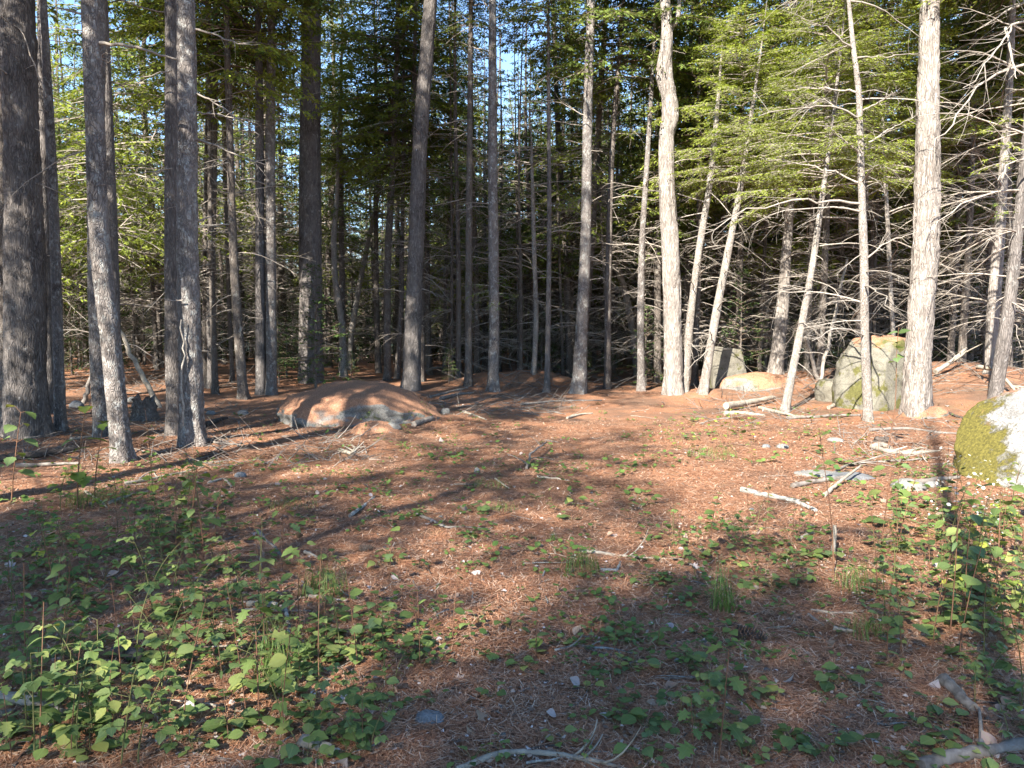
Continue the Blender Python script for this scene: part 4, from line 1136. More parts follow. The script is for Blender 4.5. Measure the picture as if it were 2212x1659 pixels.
def wood():
    rng = np.random.default_rng(91)
    spots = []
    def ok(x, y, dmin):
        for a, b_ in PLACED:
            if (a - x) ** 2 + (b_ - y) ** 2 < 0.9: return False
        for a, b_ in spots:
            if (a - x) ** 2 + (b_ - y) ** 2 < dmin * dmin: return False
        return True
    def edge(a):     # distance at which the closed wood begins, by bearing
        return 20.5 if a > -0.33 else 15.5
    tries = 0
    while len(spots) < 155 and tries < 8000:
        tries += 1
        a = rng.uniform(-0.78, 0.78)
        y = 15.0 + 33.0 * rng.random() ** 0.8
        x = a * y
        if y < edge(a) + rng.uniform(0, 2): continue
        if a < -0.08 and rng.random() < (0.35 if y < 28 else 0.6): continue
        if -0.10 < a < -0.02 and rng.random() < 0.5: continue
        if ok(x, y, 1.7 + 0.018 * y): spots.append((x, y))
    for k, (x, y) in enumerate(spots):
        a = x / y
        s = rng.uniform(0.72, 1.08)
        size = 'slim' if s < .83 else ('tall' if s > .97 else 'middling')
        depth = 'just inside the wood' if y < 28 else ('well inside the wood' if y < 38 else 'deep in the wood')
        lab = f'{size} hemlock {depth}, {between(x, y)}'
        grp = f'hemlocks {depth}'
        v = None
        if a < -0.05 and rng.random() < 0.75: v = CROWN_S[rng.integers(0, 3)]
        elif rng.random() < 0.25: v = CROWN_S[rng.integers(0, 3)]
        if a > 0.2 and rng.random() < 0.4: v = CROWN_B[rng.integers(0, 2)]
        far_tree('hemlock_tree', lab, x, y, s, 1000 + k, grp, crown=v, cz=rng.uniform(2.6, 4.8))
    # the back of the wood, where boughs reach down to the ground
    nb_ = 0
    for _ in range(6000):
        if nb_ >= 165: break
        a = rng.uniform(-0.80, 0.80); y = rng.uniform(34, 66); x = a * y
        if y > 62 and rng.random() < .5: continue
        if a < -0.08 and rng.random() < 0.40: continue
        if not ok(x, y, 1.9): continue
        spots.append((x, y)); nb_ += 1
        lab, grp = f'bough-skirted hemlock far back, {between(x, y)}', 'bough-skirted hemlocks at the back of the wood'
        far_tree('hemlock_tree', lab, x, y, rng.uniform(0.7, 1.1), 1500 + nb_, grp, cz=rng.uniform(0.2, 1.4), dead=False)
    # bare dead poles standing everywhere in the wood
    nb_ = 0
    for _ in range(6000):
        if nb_ >= 230: break
        a = rng.uniform(-0.72, 0.72); y = rng.uniform(17, 40); x = a * y
        if y < edge(a) or not ok(x, y, 0.75): continue
        spots.append((x, y)); nb_ += 1
        w_ = rng.uniform(.35, .75); twg = rng.random() < .8; h_ = rng.uniform(0.6, 1.0)
        lab = f"{'thin' if w_ < .52 else 'stout'} {'twiggy' if twg else 'smooth'} {'short' if h_ < .8 else 'tall'} dead spruce {'nearby' if y < 26 else 'deep inside'}, {between(x, y)}"
        far_tree('dead_spruce', lab, x, y, h_, 2000 + nb_, 'bare dead poles in the wood', crown='none', trunk_s=w_, dead=twg)
    # young trees of the undergrowth
    for k in range(150):
        for _ in range(50):
            a = rng.uniform(-0.7, 0.7); y = rng.uniform(19, 42); x = a * y
            if ok(x, y, 0.8): break
        spots.append((x, y))
        v = CROWN_SMALL[k % 3]
        s = rng.uniform(0.5, 2.2) if y < 27 else rng.uniform(1.2, 3.2)
        young(x, y, s, k, v, f"{'small' if s < 1.2 else ('tall' if s > 2 else 'waist-high')} young fir {'at the edge' if y < 26 else 'deep inside'}, {between(x, y)}", 'young firs of the undergrowth')
def young(x, y, s, k, v, label, group):
    t = empty('young_fir', gpos(x, y), k * 1.3, s)
    A = np.array([[0, 0, 0], [0, 0, .8], [0, 0, 1.6]], float)
    obj('trunk', YOUNG_TRUNK, t)
    c = obj('crown', v[0], t, (0, 0, 0.12)); w = obj('limb_framework', v[1], c); w['kind'] = 'stuff'
    props(t, label, 'tree', group)
YOUNG_TRUNK = trunk_mesh('trunk', np.array([[0, 0, 0], [0.01, 0, .8], [0, 0.01, 1.62]], float), np.array([0.018, 0.012, 0.003]), BARK['hem'], np.zeros(3), 5, 8, 1.5, .2, .02, step=.2)
wood()
q = on_ground(968, 832)
young(q[0], q[1] + .3, 0.62, 3, CROWN_SMALL[0], 'small green fir beside the low mound past the leaning pine', None)
q = on_ground(1440, 838)
young(q[0], q[1], 0.30, 5, CROWN_SMALL[1], 'tiny fir seedling at the root of the crooked shaggy trunk', None)

# ------------------------------------------------------------------ logs, sticks, stump
def stick(label, pix, wpx, mat, name='stick', group=None, lift=0.0, seg=7, taper=0.55, forks=0, seed=1, wob=0.012, cat=None, rough=0.045, ends=None):
    """a piece of wood lying along ground points"""
    rng = np.random.default_rng(seed)
    G = np.array([on_ground(*q) for q in pix])
    if ends: G[:, 2] += np.array(ends)
    base = G.mean(0); base[2] = G[:, 2].min()
    dep = np.linalg.norm(G[:, :2].mean(0))
    r = wpx * dep / FX / 2
    n = 24
    s = np.linspace(0, 1, len(G)); ss = np.linspace(0, 1, n)
    P = np.stack([np.interp(ss, s, G[:, c]) for c in range(3)], -1)
    for _ in range(2): P[1:-1] = (P[:-2] + 2 * P[1:-1] + P[2:]) / 4
    L = np.linalg.norm(P[-1] - P[0])
    P[1:-1] += np.cumsum(rng.normal(0, wob * L * .45, (n - 2, 3)), 0) * np.sin(np.linspace(0, np.pi, n - 2))[:, None] * np.array([1, 1, 0.3])
    kn = rng.normal(0, 1, n); kn[1:-1] = (kn[:-2] + kn[1:-1] * 2 + kn[2:]) / 3
    R = r * np.linspace(1, taper, n) * (1 + rough * kn)
    P[:, 2] += R * 0.8 + lift
    P = P - base
    g = Geo()
    V, Q = tubes(P[None], R[None], seg)
    V = V + rng.normal(0, r * 0.06, V.shape)
    g.add(V, Q)
    # broken ends
    for e, o in ((0, 0), (n - 1, (n - 1) * seg)):
        c = P[e] + (P[e] - P[1 if e == 0 else n - 2]) * 0.1
        Tt = [(o + i, o + (i + 1) % seg, n * seg) if e else (o + (i + 1) % seg, o + i, n * seg) for i in range(seg)]
        g.add(np.vstack([V, c[None]]), None, Tt)
    for k in range(forks):
        u = rng.integers(3, n - 2)
        tg = norm(P[u + 1] - P[u])
        sd = np.array([-tg[1], tg[0], 0]) * rng.choice([-1, 1])
        d = norm(tg * rng.uniform(.4, .9) + sd * rng.uniform(.4, 1.0) + np.array([0, 0, rng.uniform(-0.05, 0.5)]))
        l = L * rng.uniform(0.15, 0.4)
        kk = np.linspace(0, 1, 6)
        PP = P[u] + d * (l * kk)[:, None] + rng.normal(0, .18, 3) * (l * kk ** 2)[:, None]
        PP[:, 2] = np.maximum(PP[:, 2], 0.005)
        g.add(*tubes(PP[None], (R[u] * np.linspace(.6, .2, 6))[None], 5))
    o = obj(name, g.mesh(name, [mat]), None, tuple(base))
    return props(o, label, cat or ('log' if name == 'log' else 'stick'), group)

W = stick
W('silvery forked driftwood branch lying by the bright green bramble sprigs', [(985, 1668), (1090, 1632), (1180, 1634), (1290, 1650), (1370, 1672)], 17, LOGP, 'branch', seed=2, forks=5)
W('dark charred stick tangled beside the silvery forked branch', [(1120, 1628), (1180, 1612), (1240, 1618), (1300, 1640)], 9, LOGD, seed=3, forks=2)
W('grey round log with a black broken end', [(1988, 1664), (2090, 1634), (2180, 1616), (2260, 1606)], 25, LOGG, 'log', seed=4, taper=0.9, forks=1, seg=12)
W('bark-flaked grey log end leaning in the weeds', [(2036, 1478), (2070, 1505), (2104, 1542)], 26, LOGG, 'log', seed=5, taper=0.8, seg=10)
W('split cream-coloured slab of wood in the shaded weeds', [(-10, 1520), (60, 1527), (134, 1544)], 30, LOGP, 'log', seed=6, taper=0.5, seg=6, rough=.05)
W('whitish stick under the split cream slab', [(-10, 1552), (24, 1540)], 16, LOGP, seed=7)
W('straight grey stick crossing the litter beside the lichen-crusted stick', [(488, 1326), (560, 1318), (672, 1322)], 9, LOGG, seed=8, taper=.5)
W('broken slab of pale wood lying along the straight grey stick', [(532, 1312), (570, 1308), (598, 1311)], 16, LOGP, seed=9, taper=.8, seg=5)
W('crooked lichen-crusted stick pointing out of the weeds', [(614, 1312), (622, 1336), (634, 1352), (624, 1372), (621, 1395)], 9, LICH, seed=10, taper=.9, wob=.02)
W('thin grey stick slanting by the pale broken slab', [(490, 1352), (524, 1332), (545, 1316)], 6, LOGG, seed=11)
W('black rotten log half buried under shaded leaves', [(243, 1422), (276, 1424), (312, 1432)], 30, LOGD, 'log', seed=12, taper=.8, seg=9)
W('white bone-like chunk of wood under the bramble leaves', [(646, 1612), (680, 1618), (722, 1636)], 34, LOGP, 'log', seed=13, taper=.7, seg=7)
W('charred black stick over the white chunk of wood', [(676, 1592), (720, 1594), (774, 1590)], 14, LOGD, seed=14)
W('dark thin branch curving through the shaded weeds', [(30, 1660), (62, 1620), (110, 1592), (150, 1574)], 8, LOGD, seed=15)
W('dark stick standing off the grass at the edge of the sun', [(558, 1150), (572, 1170), (608, 1202)], 9, LOGG, seed=16)
W('stubby weathered stick by the dark grass tuft', [(662, 1292), (704, 1293), (748, 1300)], 10, LOGG, seed=17)
W('pale snaking stick on open sunlit needles', [(896, 1112), (930, 1126), (960, 1144), (1000, 1140), (1062, 1143)], 8, LOGG, seed=18, taper=.35, wob=.01)
W('bleached stick chip near the pine cone in the half shade', [(658, 1196), (674, 1200), (692, 1209)], 9, LOGP, seed=19)
W('long bleached branch lying behind the fine grass clump', [(1252, 1194), (1310, 1198), (1380, 1204), (1476, 1210)], 10, LOGP, seed=20, taper=.4, forks=2)
W('lichen-covered elbow of a stick beside the fine grass clump', [(1298, 1234), (1330, 1236), (1340, 1216)], 9, LICH, seed=21)
W('twig crusted with frilly grey lichen on bare needles', [(1198, 1408), (1250, 1398), (1300, 1402), (1366, 1412)], 8, LICH, seed=22, forks=5, wob=.015)
W('dark twig flat on the needles past the stump of moss', [(1226, 1492), (1266, 1488), (1312, 1480)], 6, LOGD, seed=23)
W('upright pale broken peg of wood in the litter', [(1800, 1196), (1801, 1194)], 9, LOGP, seed=24, ends=[0, 0.19], taper=.8)
W('pale curved stick chip beyond the leafy weeds', [(1726, 1168), (1746, 1156), (1770, 1152)], 9, LOGP, seed=25)
W('bleached stick under the tall weeds near the white boulder', [(1752, 1322), (1800, 1327), (1842, 1326)], 8, LOGP, seed=26)
W('short stick slanting past the bleached stick in the weeds', [(1746, 1330), (1764, 1342), (1780, 1354)], 8, LOGG, seed=27)
W('pale flake of wood in the weeds beside the pine cone', [(1800, 1362), (1828, 1366), (1848, 1368)], 12, LOGP, seed=28)
W('lichen-spotted dead limb lying on sunlit needles', [(1600, 1062), (1650, 1072), (1720, 1086), (1762, 1106)], 12, LICH, seed=29, taper=.7)
W('weathered pole lying past the flat stone slabs', [(1712, 1054), (1770, 1044), (1846, 1032)], 11, LOGG, 'log', seed=30, taper=.7)
W('pale stick propped across the weathered pole', [(1780, 1074), (1818, 1056), (1858, 1032)], 9, LOGP, seed=31, ends=[0, 0.03, .12])
W('thick bleached log, uppermost of the pile beneath the leaning speckled stem', [(1568, 890), (1610, 880), (1672, 868)], 15, LOGP, 'log', seed=32, taper=.6, lift=.06)
W('bleached log lying lowest in the pile beneath the leaning speckled stem', [(1566, 898), (1600, 896), (1650, 902)], 12, LOGP, 'log', seed=33, taper=.6)
W('pale pole running out from the pile of bleached logs', [(1640, 884), (1690, 896), (1720, 904), (1770, 902)], 8, LOGP, seed=34)
W('long thin pole from the log pile to the speckled trunk', [(1700, 906), (1780, 902), (1860, 898)], 7, LOGG, seed=35)
W('slanting pole resting between grey lump and speckled trunk', [(1790, 884), (1830, 868), (1868, 850)], 8, LOGP, seed=36)
W('long pale branch forking in front of the tall mossy boulder', [(1884, 970), (1910, 978), (1960, 982), (2030, 976)], 12, LOGP, 'branch', seed=37, forks=4, taper=.4)
W('thin arched branch between leafy weeds and white boulder', [(1790, 1030), (1830, 1006), (1870, 1000), (1950, 998), (2020, 990)], 6, LOGG, 'branch', seed=38, forks=3)
W('bleached root lump at the butt of the forking branch', [(1890, 972), (1906, 966), (1924, 972)], 16, LOGP, seed=39)
W('long thin pole beneath the big shaggy trunk', [(1880, 932), (1960, 926), (2050, 938), (2112, 932)], 7, LOGG, seed=40, taper=.5)
W('dark stick leaning off the root of the big shaggy trunk', [(2020, 884), (2060, 900), (2096, 908)], 7, LOGD, seed=41)
W('whitish snapped limb beside the slope behind the big shaggy trunk', [(2020, 818), (2055, 805), (2085, 790)], 10, LOGP, 'branch', seed=42, ends=[.1, .2, .35], forks=3)
W('pale dead pole tipped over on the needle slope', [(2110, 818), (2150, 830), (2195, 862)], 9, LOGP, 'branch', seed=43, forks=4, ends=[.2, .25, .1])
W('flat dull plank of wood near the foot of the white boulder', [(1975, 1048), (2020, 1042), (2070, 1034)], 12, LOGG, 'log', seed=44)
# about the dome and the shaded edge
W('smooth grey pole lying out from the end of the dome', [(866, 893), (905, 896), (944, 900)], 7, LOGG, 'log', seed=45)
W('short sawn grey board end beyond the dome', [(894, 922), (914, 914), (934, 908)], 14, LOGG, 'log', seed=46, taper=.9, seg=5)
W('grey pole, lowest of the stack behind the dome', [(952, 864), (985, 856), (1022, 850)], 8, LOGG, 'log', seed=47)
W('grey pole, uppermost of the stack behind the dome', [(930, 868), (970, 855), (1010, 846)], 6, LOGG, 'log', seed=48, lift=.08)
W('bleached pole lying in the gap past the leaning pine', [(908, 818), (930, 812), (958, 808)], 8, LOGP, 'log', seed=49, ends=[.05, .15, .2])
W('white-barked pole propped on the mound in the dark hollow', [(1078, 796), (1100, 796), (1120, 795)], 6, LOGP, 'log', seed=50, lift=.35)
W('pale stick in front of the dome', [(1000, 892), (1020, 896), (1050, 908)], 6, LOGP, seed=51)
W('crossed grey stick in the brush before the dome', [(690, 962), (720, 956), (760, 950)], 7, LOGG, 'branch', seed=52, forks=4)
W('bleached twiggy root in the litter before the dome', [(735, 976), (760, 984), (770, 972), (742, 950)], 9, LOGP, 'branch', seed=53, forks=6)
W('dark lichened log behind the yellow-leaved sapling', [(0, 998), (60, 992), (110, 984), (165, 975)], 15, LOGD, 'log', seed=54, taper=.8, seg=9)
W('sunlit grey log just in front of the dark lichened one', [(35, 1010), (90, 1008), (170, 1003)], 9, LOGG, 'log', seed=55)
W('thin dead pole lying along the foot of the massive pine', [(0, 945), (60, 950), (130, 940)], 7, LOGG, 'log', seed=56)
W('pale short stick between massive pine and leaning pair', [(152, 952), (180, 948), (206, 944)], 8, LOGP, seed=57)
W('fallen limb running from the leaning pair into the weeds', [(270, 1048), (340, 1034), (420, 1016), (440, 1010)], 7, LOGP, 'branch', seed=58, forks=2)
W('sunlit stick at the edge of the shade by the yellow-leaved sapling', [(234, 1090), (280, 1072), (320, 1063)], 7, LOGP, seed=59)
W('slanting pale stick in the lit grass beneath the yellow-leaved sapling', [(184, 1064), (205, 1080), (232, 1098)], 6, LOGP, seed=60)
W('dark rotten log beyond the roots of the touching twins', [(440, 924), (465, 914), (490, 905)], 13, LOGD, 'log', seed=61)
W('broken grey branch on the litter past the touching twins', [(430, 945), (470, 958), (520, 962)], 6, LOGG, 'branch', seed=62, forks=3)
W('curled bleached root in the sunlit litter near the touching twins', [(452, 1045), (480, 1036), (500, 1052)], 6, LOGP, seed=63, forks=2)
W('forked grey twig standing in the middle of the clearing', [(1137, 1014), (1150, 996), (1180, 972)], 6, LOGG, seed=64, forks=3, ends=[0, .07, .1])
W('bleached flat stick near the brown dead bough', [(1160, 1032), (1200, 1036), (1230, 1040)], 6, LOGP, seed=65)
W('scatter stick slanting by the forked twig', [(1070, 1036), (1090, 1050), (1100, 1056)], 5, LOGP, seed=66)
W('grey stick in lit needles short of the dome', [(757, 1118), (785, 1092), (810, 1074)], 9, LICH, seed=67)
W('dull log lying across the far edge of the litter', [(1125, 876), (1200, 868), (1300, 866)], 6, LOGG, 'log', seed=68)
W('pale stick in the sun before the knotty trunk', [(1225, 905), (1250, 898), (1280, 894)], 6, LOGP, seed=69)

def leaning_pole(label, pix, Y0, Y1, r, mat, seed):
    P = np.array([at_depth(pix[0][0], pix[0][1], Y0), at_depth(pix[1][0], pix[1][1], Y1)])
    P[0, 2] = float(terrain(P[0, 0], P[0, 1])) - .03
    b = P[0].copy(); P = P - b
    ss = np.linspace(0, 1, 14)[:, None]
    Q = P[0] * (1 - ss) + P[1] * ss
    rng = np.random.default_rng(seed)
    Q[1:-1] += rng.normal(0, .012, (12, 3))
    g = Geo(); g.add(*tubes(Q[None], np.linspace(r, r * .7, 14)[None], 9))
    d = dead_limbs(rng, np.column_stack([Q[:, 0], Q[:, 1], Q[:, 2]]), None, 6, (.15, .5), (0.3, Q[-1, 2] * .9), twig=3, thick=.7)
    g.add(np.concatenate(d.v), np.concatenate(d.q))
    props(obj('leaning_pole', g.mesh('leaning_pole', [mat]), None, tuple(b)), label, 'dead tree')
leaning_pole('bare pale dead pole tilting against the leaning pair', [(345, 852), (256, 712)], 15.0, 15.0, .055, LOGP, 1)
leaning_pole('thin brown dead pole tilting in the thicket by the speckled stem', [(1768, 812), (1738, 715)], 17.5, 17.5, .05, LOGG, 2)
leaning_pole('slim pale dead pole tilting beside the grey mossy lump', [(1768, 830), (1830, 560)], 17.0, 17.3, .04, DEADP, 3)
leaning_pole('thin pale dead stem tilting behind the tall mossy boulder', [(1815, 825), (1860, 730)], 16.5, 16.5, .035, DEADP, 4)
leaning_pole('weathered dead pole tilting in the brush behind the massive pine', [(180, 870), (205, 780)], 15.5, 15.5, .05, LOGG, 5)

def stump(label, px, py, r, h, seed, mat=LOGD):
    rng = np.random.default_rng(seed)
    b = on_ground(px, py)
    seg, n = 20, 12
    th = np.arange(seg) / seg * 6.283
    top = h * (0.65 + 0.5 * rng.random(seg))
    V = []
    for i in range(n):
        f = i / (n - 1)
        rr = r * (1 + 0.7 * np.exp(-f * 5) * (0.6 + .5 * np.cos(3 * th + seed))) * (1 - .18 * f) * (1 + .08 * rng.normal(0, 1, seg))
        V.append(np.stack([rr * np.cos(th), rr * np.sin(th), -0.05 + f * top], -1))
    rr = r * 0.55
    V.append(np.stack([rr * np.cos(th), rr * np.sin(th), top * .75], -1))
    V.append(np.stack([rr * .2 * np.cos(th), rr * .2 * np.sin(th), top * .5], -1))
    n += 2
    V = np.concatenate(V)
    i, j = np.meshgrid(np.arange(n - 1), np.arange(seg), indexing='ij'); j2 = (j + 1) % seg
    Q = np.stack([i * seg + j, i * seg + j2, (i + 1) * seg + j2, (i + 1) * seg + j], -1).reshape(-1, 4)
    props(obj('tree_stump', build_mesh('tree_stump', V, Q, None, [mat]), None, tuple(b)), label, 'stump')
stump('jagged rotten stump in the brush behind the leaning pair', 312, 905, .20, .45, 3, BARK['hem'])
stump('low dark hollow stump in shade before the tall mossy boulder', 1905, 955, .12, .10, 4)

# pine cones
def cone(label, px, py, L, rz, seed):
    b = on_ground(px, py)
    g = Geo(); rng = np.random.default_rng(seed)
    n = 70
    for i in range(n):
        f = i / n
        rr = L * 0.20 * math.sin(math.pi * min(1, .18 + f * .8)) ** .7
        a = i * 2.39996
        x = (f - .5) * L
        c = np.array([x, rr * math.cos(a), rr * math.sin(a)])
        out = np.array([0.55, math.cos(a), math.sin(a)]); out /= np.linalg.norm(out)
        tan = np.array([0, -math.sin(a), math.cos(a)])
        s = L * .085
        q0 = c * np.array([1, .35, .35])
        V = [q0 - tan * s * .5, q0 + tan * s * .5, c + out * s * .8 + tan * s * .75, c + out * s * 1.25, c + out * s * .8 - tan * s * .75]
        g.add(V, [(0, 1, 2, 4)], [(4, 2, 3)])
    o = obj('pine_cone', g.mesh('pine_cone', [wood_mat('cone_scale', (.06, .045, .035), (.15, .12, .10), (.27, .24, .22), scale=8)], False), None, (b[0], b[1], b[2] + L * .2), (0, 0.05, rz))
    props(o, label, 'pine cone')
cone('weathered grey pine cone on open shaded needles', 1621, 1383, .155, -.5, 1)
cone('dark pine cone at the edge of the sunlit needles', 790, 1190, .105, .4, 2)
cone('grey pine cone among weeds short of the white boulder', 2052, 1130, .13, -.3, 3)

# ------------------------------------------------------------------ plants
def leaf_mesh(name, mat, widths, lobes=None, fold=0.18, curl=0.25, teeth=0.0):
    """one leaf of length 1 along +x: midrib plus two blades folded upwards a little"""
    n = len(widths)
    t = np.linspace(0, 1, n)
    w = np.array(widths, float)
    w = w * (1 + teeth * np.where(np.arange(n) % 2 == 0, 1, -1))
    z = -curl * t ** 2
    mid = np.stack([t, 0 * t, z], -1)
    sh = np.zeros(n) if lobes is None else np.array(lobes, float)
    up = np.stack([t + sh, w, z + fold * w], -1)
    dn = np.stack([t + sh, -w, z + fold * w], -1)
    V = np.concatenate([mid, up, dn])
    Q = []
    for i in range(n - 1):
        Q.append((i, i + 1, n + i + 1, n + i)); Q.append((i + 1, i, 2 * n + i, 2 * n + i + 1))
    return build_mesh(name, V, Q, None, [mat], False)
OV = [0.0, .17, .29, .36, .38, .36, .30, .21, .10, 0.0]
LZ = [0.0, .07, .12, .145, .15, .135, .11, .07, 0.0]
RD = [0.0, .26, .40, .47, .48, .43, .32, .16, 0.0]
MP = [0.0, .36, .20, .52, .26, .40, .15, .16, 0.0]
ML = [0, -.10, 0, .12, 0, .10, 0, 0, 0]
def leaf_set(mat):
    return dict(ovate=leaf_mesh('leaf', mat, OV, teeth=.10), lance=leaf_mesh('leaf', mat, LZ, fold=.3, curl=.35), round=leaf_mesh('leaf', mat, RD, fold=.12, curl=.15),
                maple=leaf_mesh('leaf', mat, MP, ML, fold=.12, curl=.3))
LEAF = leaf_set(PLEAF); LEAFY = leaf_set(PLEAFY)
DRY = [leaf_mesh('fallen_leaf', DRYLEAF, OV, fold=.7, curl=-.3), leaf_mesh('fallen_leaf', DRYLEAF, MP, ML, fold=.5, curl=.35), leaf_mesh('fallen_leaf', DRYLEAF, RD, fold=-.5, curl=-.4)]

def leaf_at(t, me, p, az, el, size, roll=0.0):
    o = obj('leaf', me, t, tuple(p), (roll, -el, az), size)
    return o

def flower_mesh():
    m, nt, b, out = new_mat('white_petal')
    b.inputs['Base Color'].default_value = (0.55, 0.54, 0.50, 1)
    n = 10; V = [(0, 0, .1)]; T = []
    for k in range(n):
        a = k * 6.2832 / n
        V += [(math.cos(a - .2), math.sin(a - .2), .25), (math.cos(a + .2), math.sin(a + .2), .25)]
        T.append((0, 1 + 2 * k, 2 + 2 * k))
    return build_mesh('flower', V, None, T, [m], False)
FLOWER = flower_mesh()
def proto_plant(name, seed, kind, leaves):
    """builds one plant with its stalk and each leaf as a part; returns the Empty"""
    rng = np.random.default_rng(seed)
    t = empty(name)
    g = Geo()
    if kind == 'bramble':          # arching stem, leaves in threes
        h = rng.uniform(.28, .50); lean = rng.normal(0, .28, 2)
        s = np.linspace(0, 1, 9)
        P = np.stack([lean[0] * h * s ** 1.6, lean[1] * h * s ** 1.6, h * s - .15 * h * s ** 3], -1)
        g.add(*tubes(P[None], np.linspace(.0032, .0014, 9)[None], 5))
        nn = rng.integers(5, 8)
        for k in range(nn):
            f = .25 + .75 * k / (nn - 1)
            p = np.array([np.interp(f, s, P[:, c]) for c in range(3)])
            az = k * 2.4 + rng.normal(0, .4); el = rng.uniform(.0, .5)
            pl = rng.uniform(.04, .08) * (1.25 - .5 * f)
            d = np.array([math.cos(az) * math.cos(el), math.sin(az) * math.cos(el), math.sin(el)])
            q = p + d * pl
            g.add(*tubes(np.stack([p, p + d * pl * .5, q])[None], np.array([[.0013, .0011, .0009]]), 4))
            sz = rng.uniform(.030, .058) * (1.15 - .4 * f)
            leaf_at(t, leaves['ovate'], q, az, rng.uniform(-.35, .15), sz * 1.15, rng.normal(0, .2))
            leaf_at(t, leaves['ovate'], q, az + 1.05, rng.uniform(-.35, .15), sz, rng.normal(0, .25))
            leaf_at(t, leaves['ovate'], q, az - 1.05, rng.uniform(-.35, .15), sz, rng.normal(0, .25))
    elif kind == 'sapling':        # opposite large leaves on a straight stem
        h = rng.uniform(.32, .6); lean = rng.normal(0, .15, 2)
        s = np.linspace(0, 1, 9)
        P = np.stack([lean[0] * h * s ** 1.5, lean[1] * h * s ** 1.5, h * s], -1)
        g.add(*tubes(P[None], np.linspace(.0042, .0016, 9)[None], 6))
        nn = rng.integers(3, 6)
        for k in range(nn):
            f = .35 + .65 * k / (nn - 1)
            p = np.array([np.interp(f, s, P[:, c]) for c in range(3)])
            az = k * 1.57 + rng.normal(0, .3)
            for e in (0, math.pi):
                el = rng.uniform(.1, .6); pl = rng.uniform(.03, .07)
                d = np.array([math.cos(az + e) * math.cos(el), math.sin(az + e) * math.cos(el), math.sin(el)])
                q = p + d * pl
                g.add(*tubes(np.stack([p, p + d * pl * .5, q])[None], np.array([[.0014, .0012, .001]]), 4))
                leaf_at(t, leaves['maple' if seed % 2 else 'ovate'], q, az + e, rng.uniform(-.5, .1), rng.uniform(.065, .12) * (1.1 - .3 * f), rng.normal(0, .2))
    elif kind == 'weed':           # upright stalk with narrow leaves, dry head
        h = rng.uniform(.28, .52); lean = rng.normal(0, .10, 2)
        s = np.linspace(0, 1, 9)
        P = np.stack([lean[0] * h * s ** 1.5, lean[1] * h * s ** 1.5, h * s], -1)
        g.add(*tubes(P[None], np.linspace(.0024, .0010, 9)[None], 5))
        nn = rng.integers(4, 9)
        for k in range(nn):
            f = rng.uniform(.08, .85) ** 1.2
            p = np.array([np.interp(f, s, P[:, c]) for c in range(3)])
            leaf_at(t, leaves['lance' if rng.random() < .5 else 'round'], p, rng.uniform(0, 6.28), rng.uniform(-.3, .6), rng.uniform(.035, .065), rng.normal(0, .2))
    elif kind == 'aster':          # branching stalk with small white flowers
        h = rng.uniform(.4, .55); s = np.linspace(0, 1, 9)
        P = np.stack([.06 * s ** 2, .03 * s, h * s], -1)
        g.add(*tubes(P[None], np.linspace(.0025, .0010, 9)[None], 5))
        for k in range(6):
            p = np.array([np.interp(rng.uniform(.1, .7), s, P[:, c]) for c in range(3)])
            leaf_at(t, leaves['lance'], p, rng.uniform(0, 6.28), rng.uniform(0, .6), rng.uniform(.04, .06))
        for k in range(16):
            f = rng.uniform(.45, 1.0)
            p = np.array([np.interp(f, s, P[:, c]) for c in range(3)])
            az = rng.uniform(0, 6.28); l = rng.uniform(.03, .12) * (1.3 - .6 * f)
            q = p + np.array([math.cos(az) * l, math.sin(az) * l, l * .7])
            g.add(*tubes(np.stack([p, (p + q) / 2 + np.array([0, 0, -.008]), q])[None], np.array([[.0009, .0008, .0006]]), 3))
            obj('flower', FLOWER, t, tuple(q), (rng.normal(0, .5), rng.normal(0, .5), az), rng.uniform(.008, .012))
    elif kind == 'whip':           # long bare switch with a tuft of leaves at the tip
        h = 1.0; s = np.linspace(0, 1, 9)
        P = np.stack([.05 * s ** 2, .02 * np.sin(s * 5), h * s], -1)
        g.add(*tubes(P[None], np.linspace(.0045, .0018, 9)[None], 6))
        for k in range(9):
            f = rng.uniform(.72, 1.0)
            p = np.array([np.interp(f, s, P[:, c]) for c in range(3)])
            leaf_at(t, leaves['ovate'], p, k * 2.4, rng.uniform(-.3, .6), rng.uniform(.06, .10), rng.normal(0, .2))
    elif kind == 'seedling':       # a few rounded leaves close to the ground
        nn = rng.integers(4, 8)
        for k in range(nn):
            az = k * 6.28 / nn + rng.normal(0, .4); el = rng.uniform(.3, 1.2); pl = rng.uniform(.02, .085)
            d = np.array([math.cos(az) * math.cos(el), math.sin(az) * math.cos(el), math.sin(el)])
            P = np.stack([d * 0, d * pl * .5 + np.array([0, 0, .006]), d * pl])
            g.add(*tubes(P[None], np.array([[.0012, .001, .0008]]), 4))
            leaf_at(t, leaves['round' if seed % 2 else 'ovate'], d * pl, az + rng.normal(0, .5), rng.uniform(-.3, .35), rng.uniform(.028, .055), rng.normal(0, .25))
    obj('stalk', g.mesh('stalk', [STALK if kind in ('weed', 'sapling', 'whip') else GSTEM]), t)
    note_kids(t)
    return t

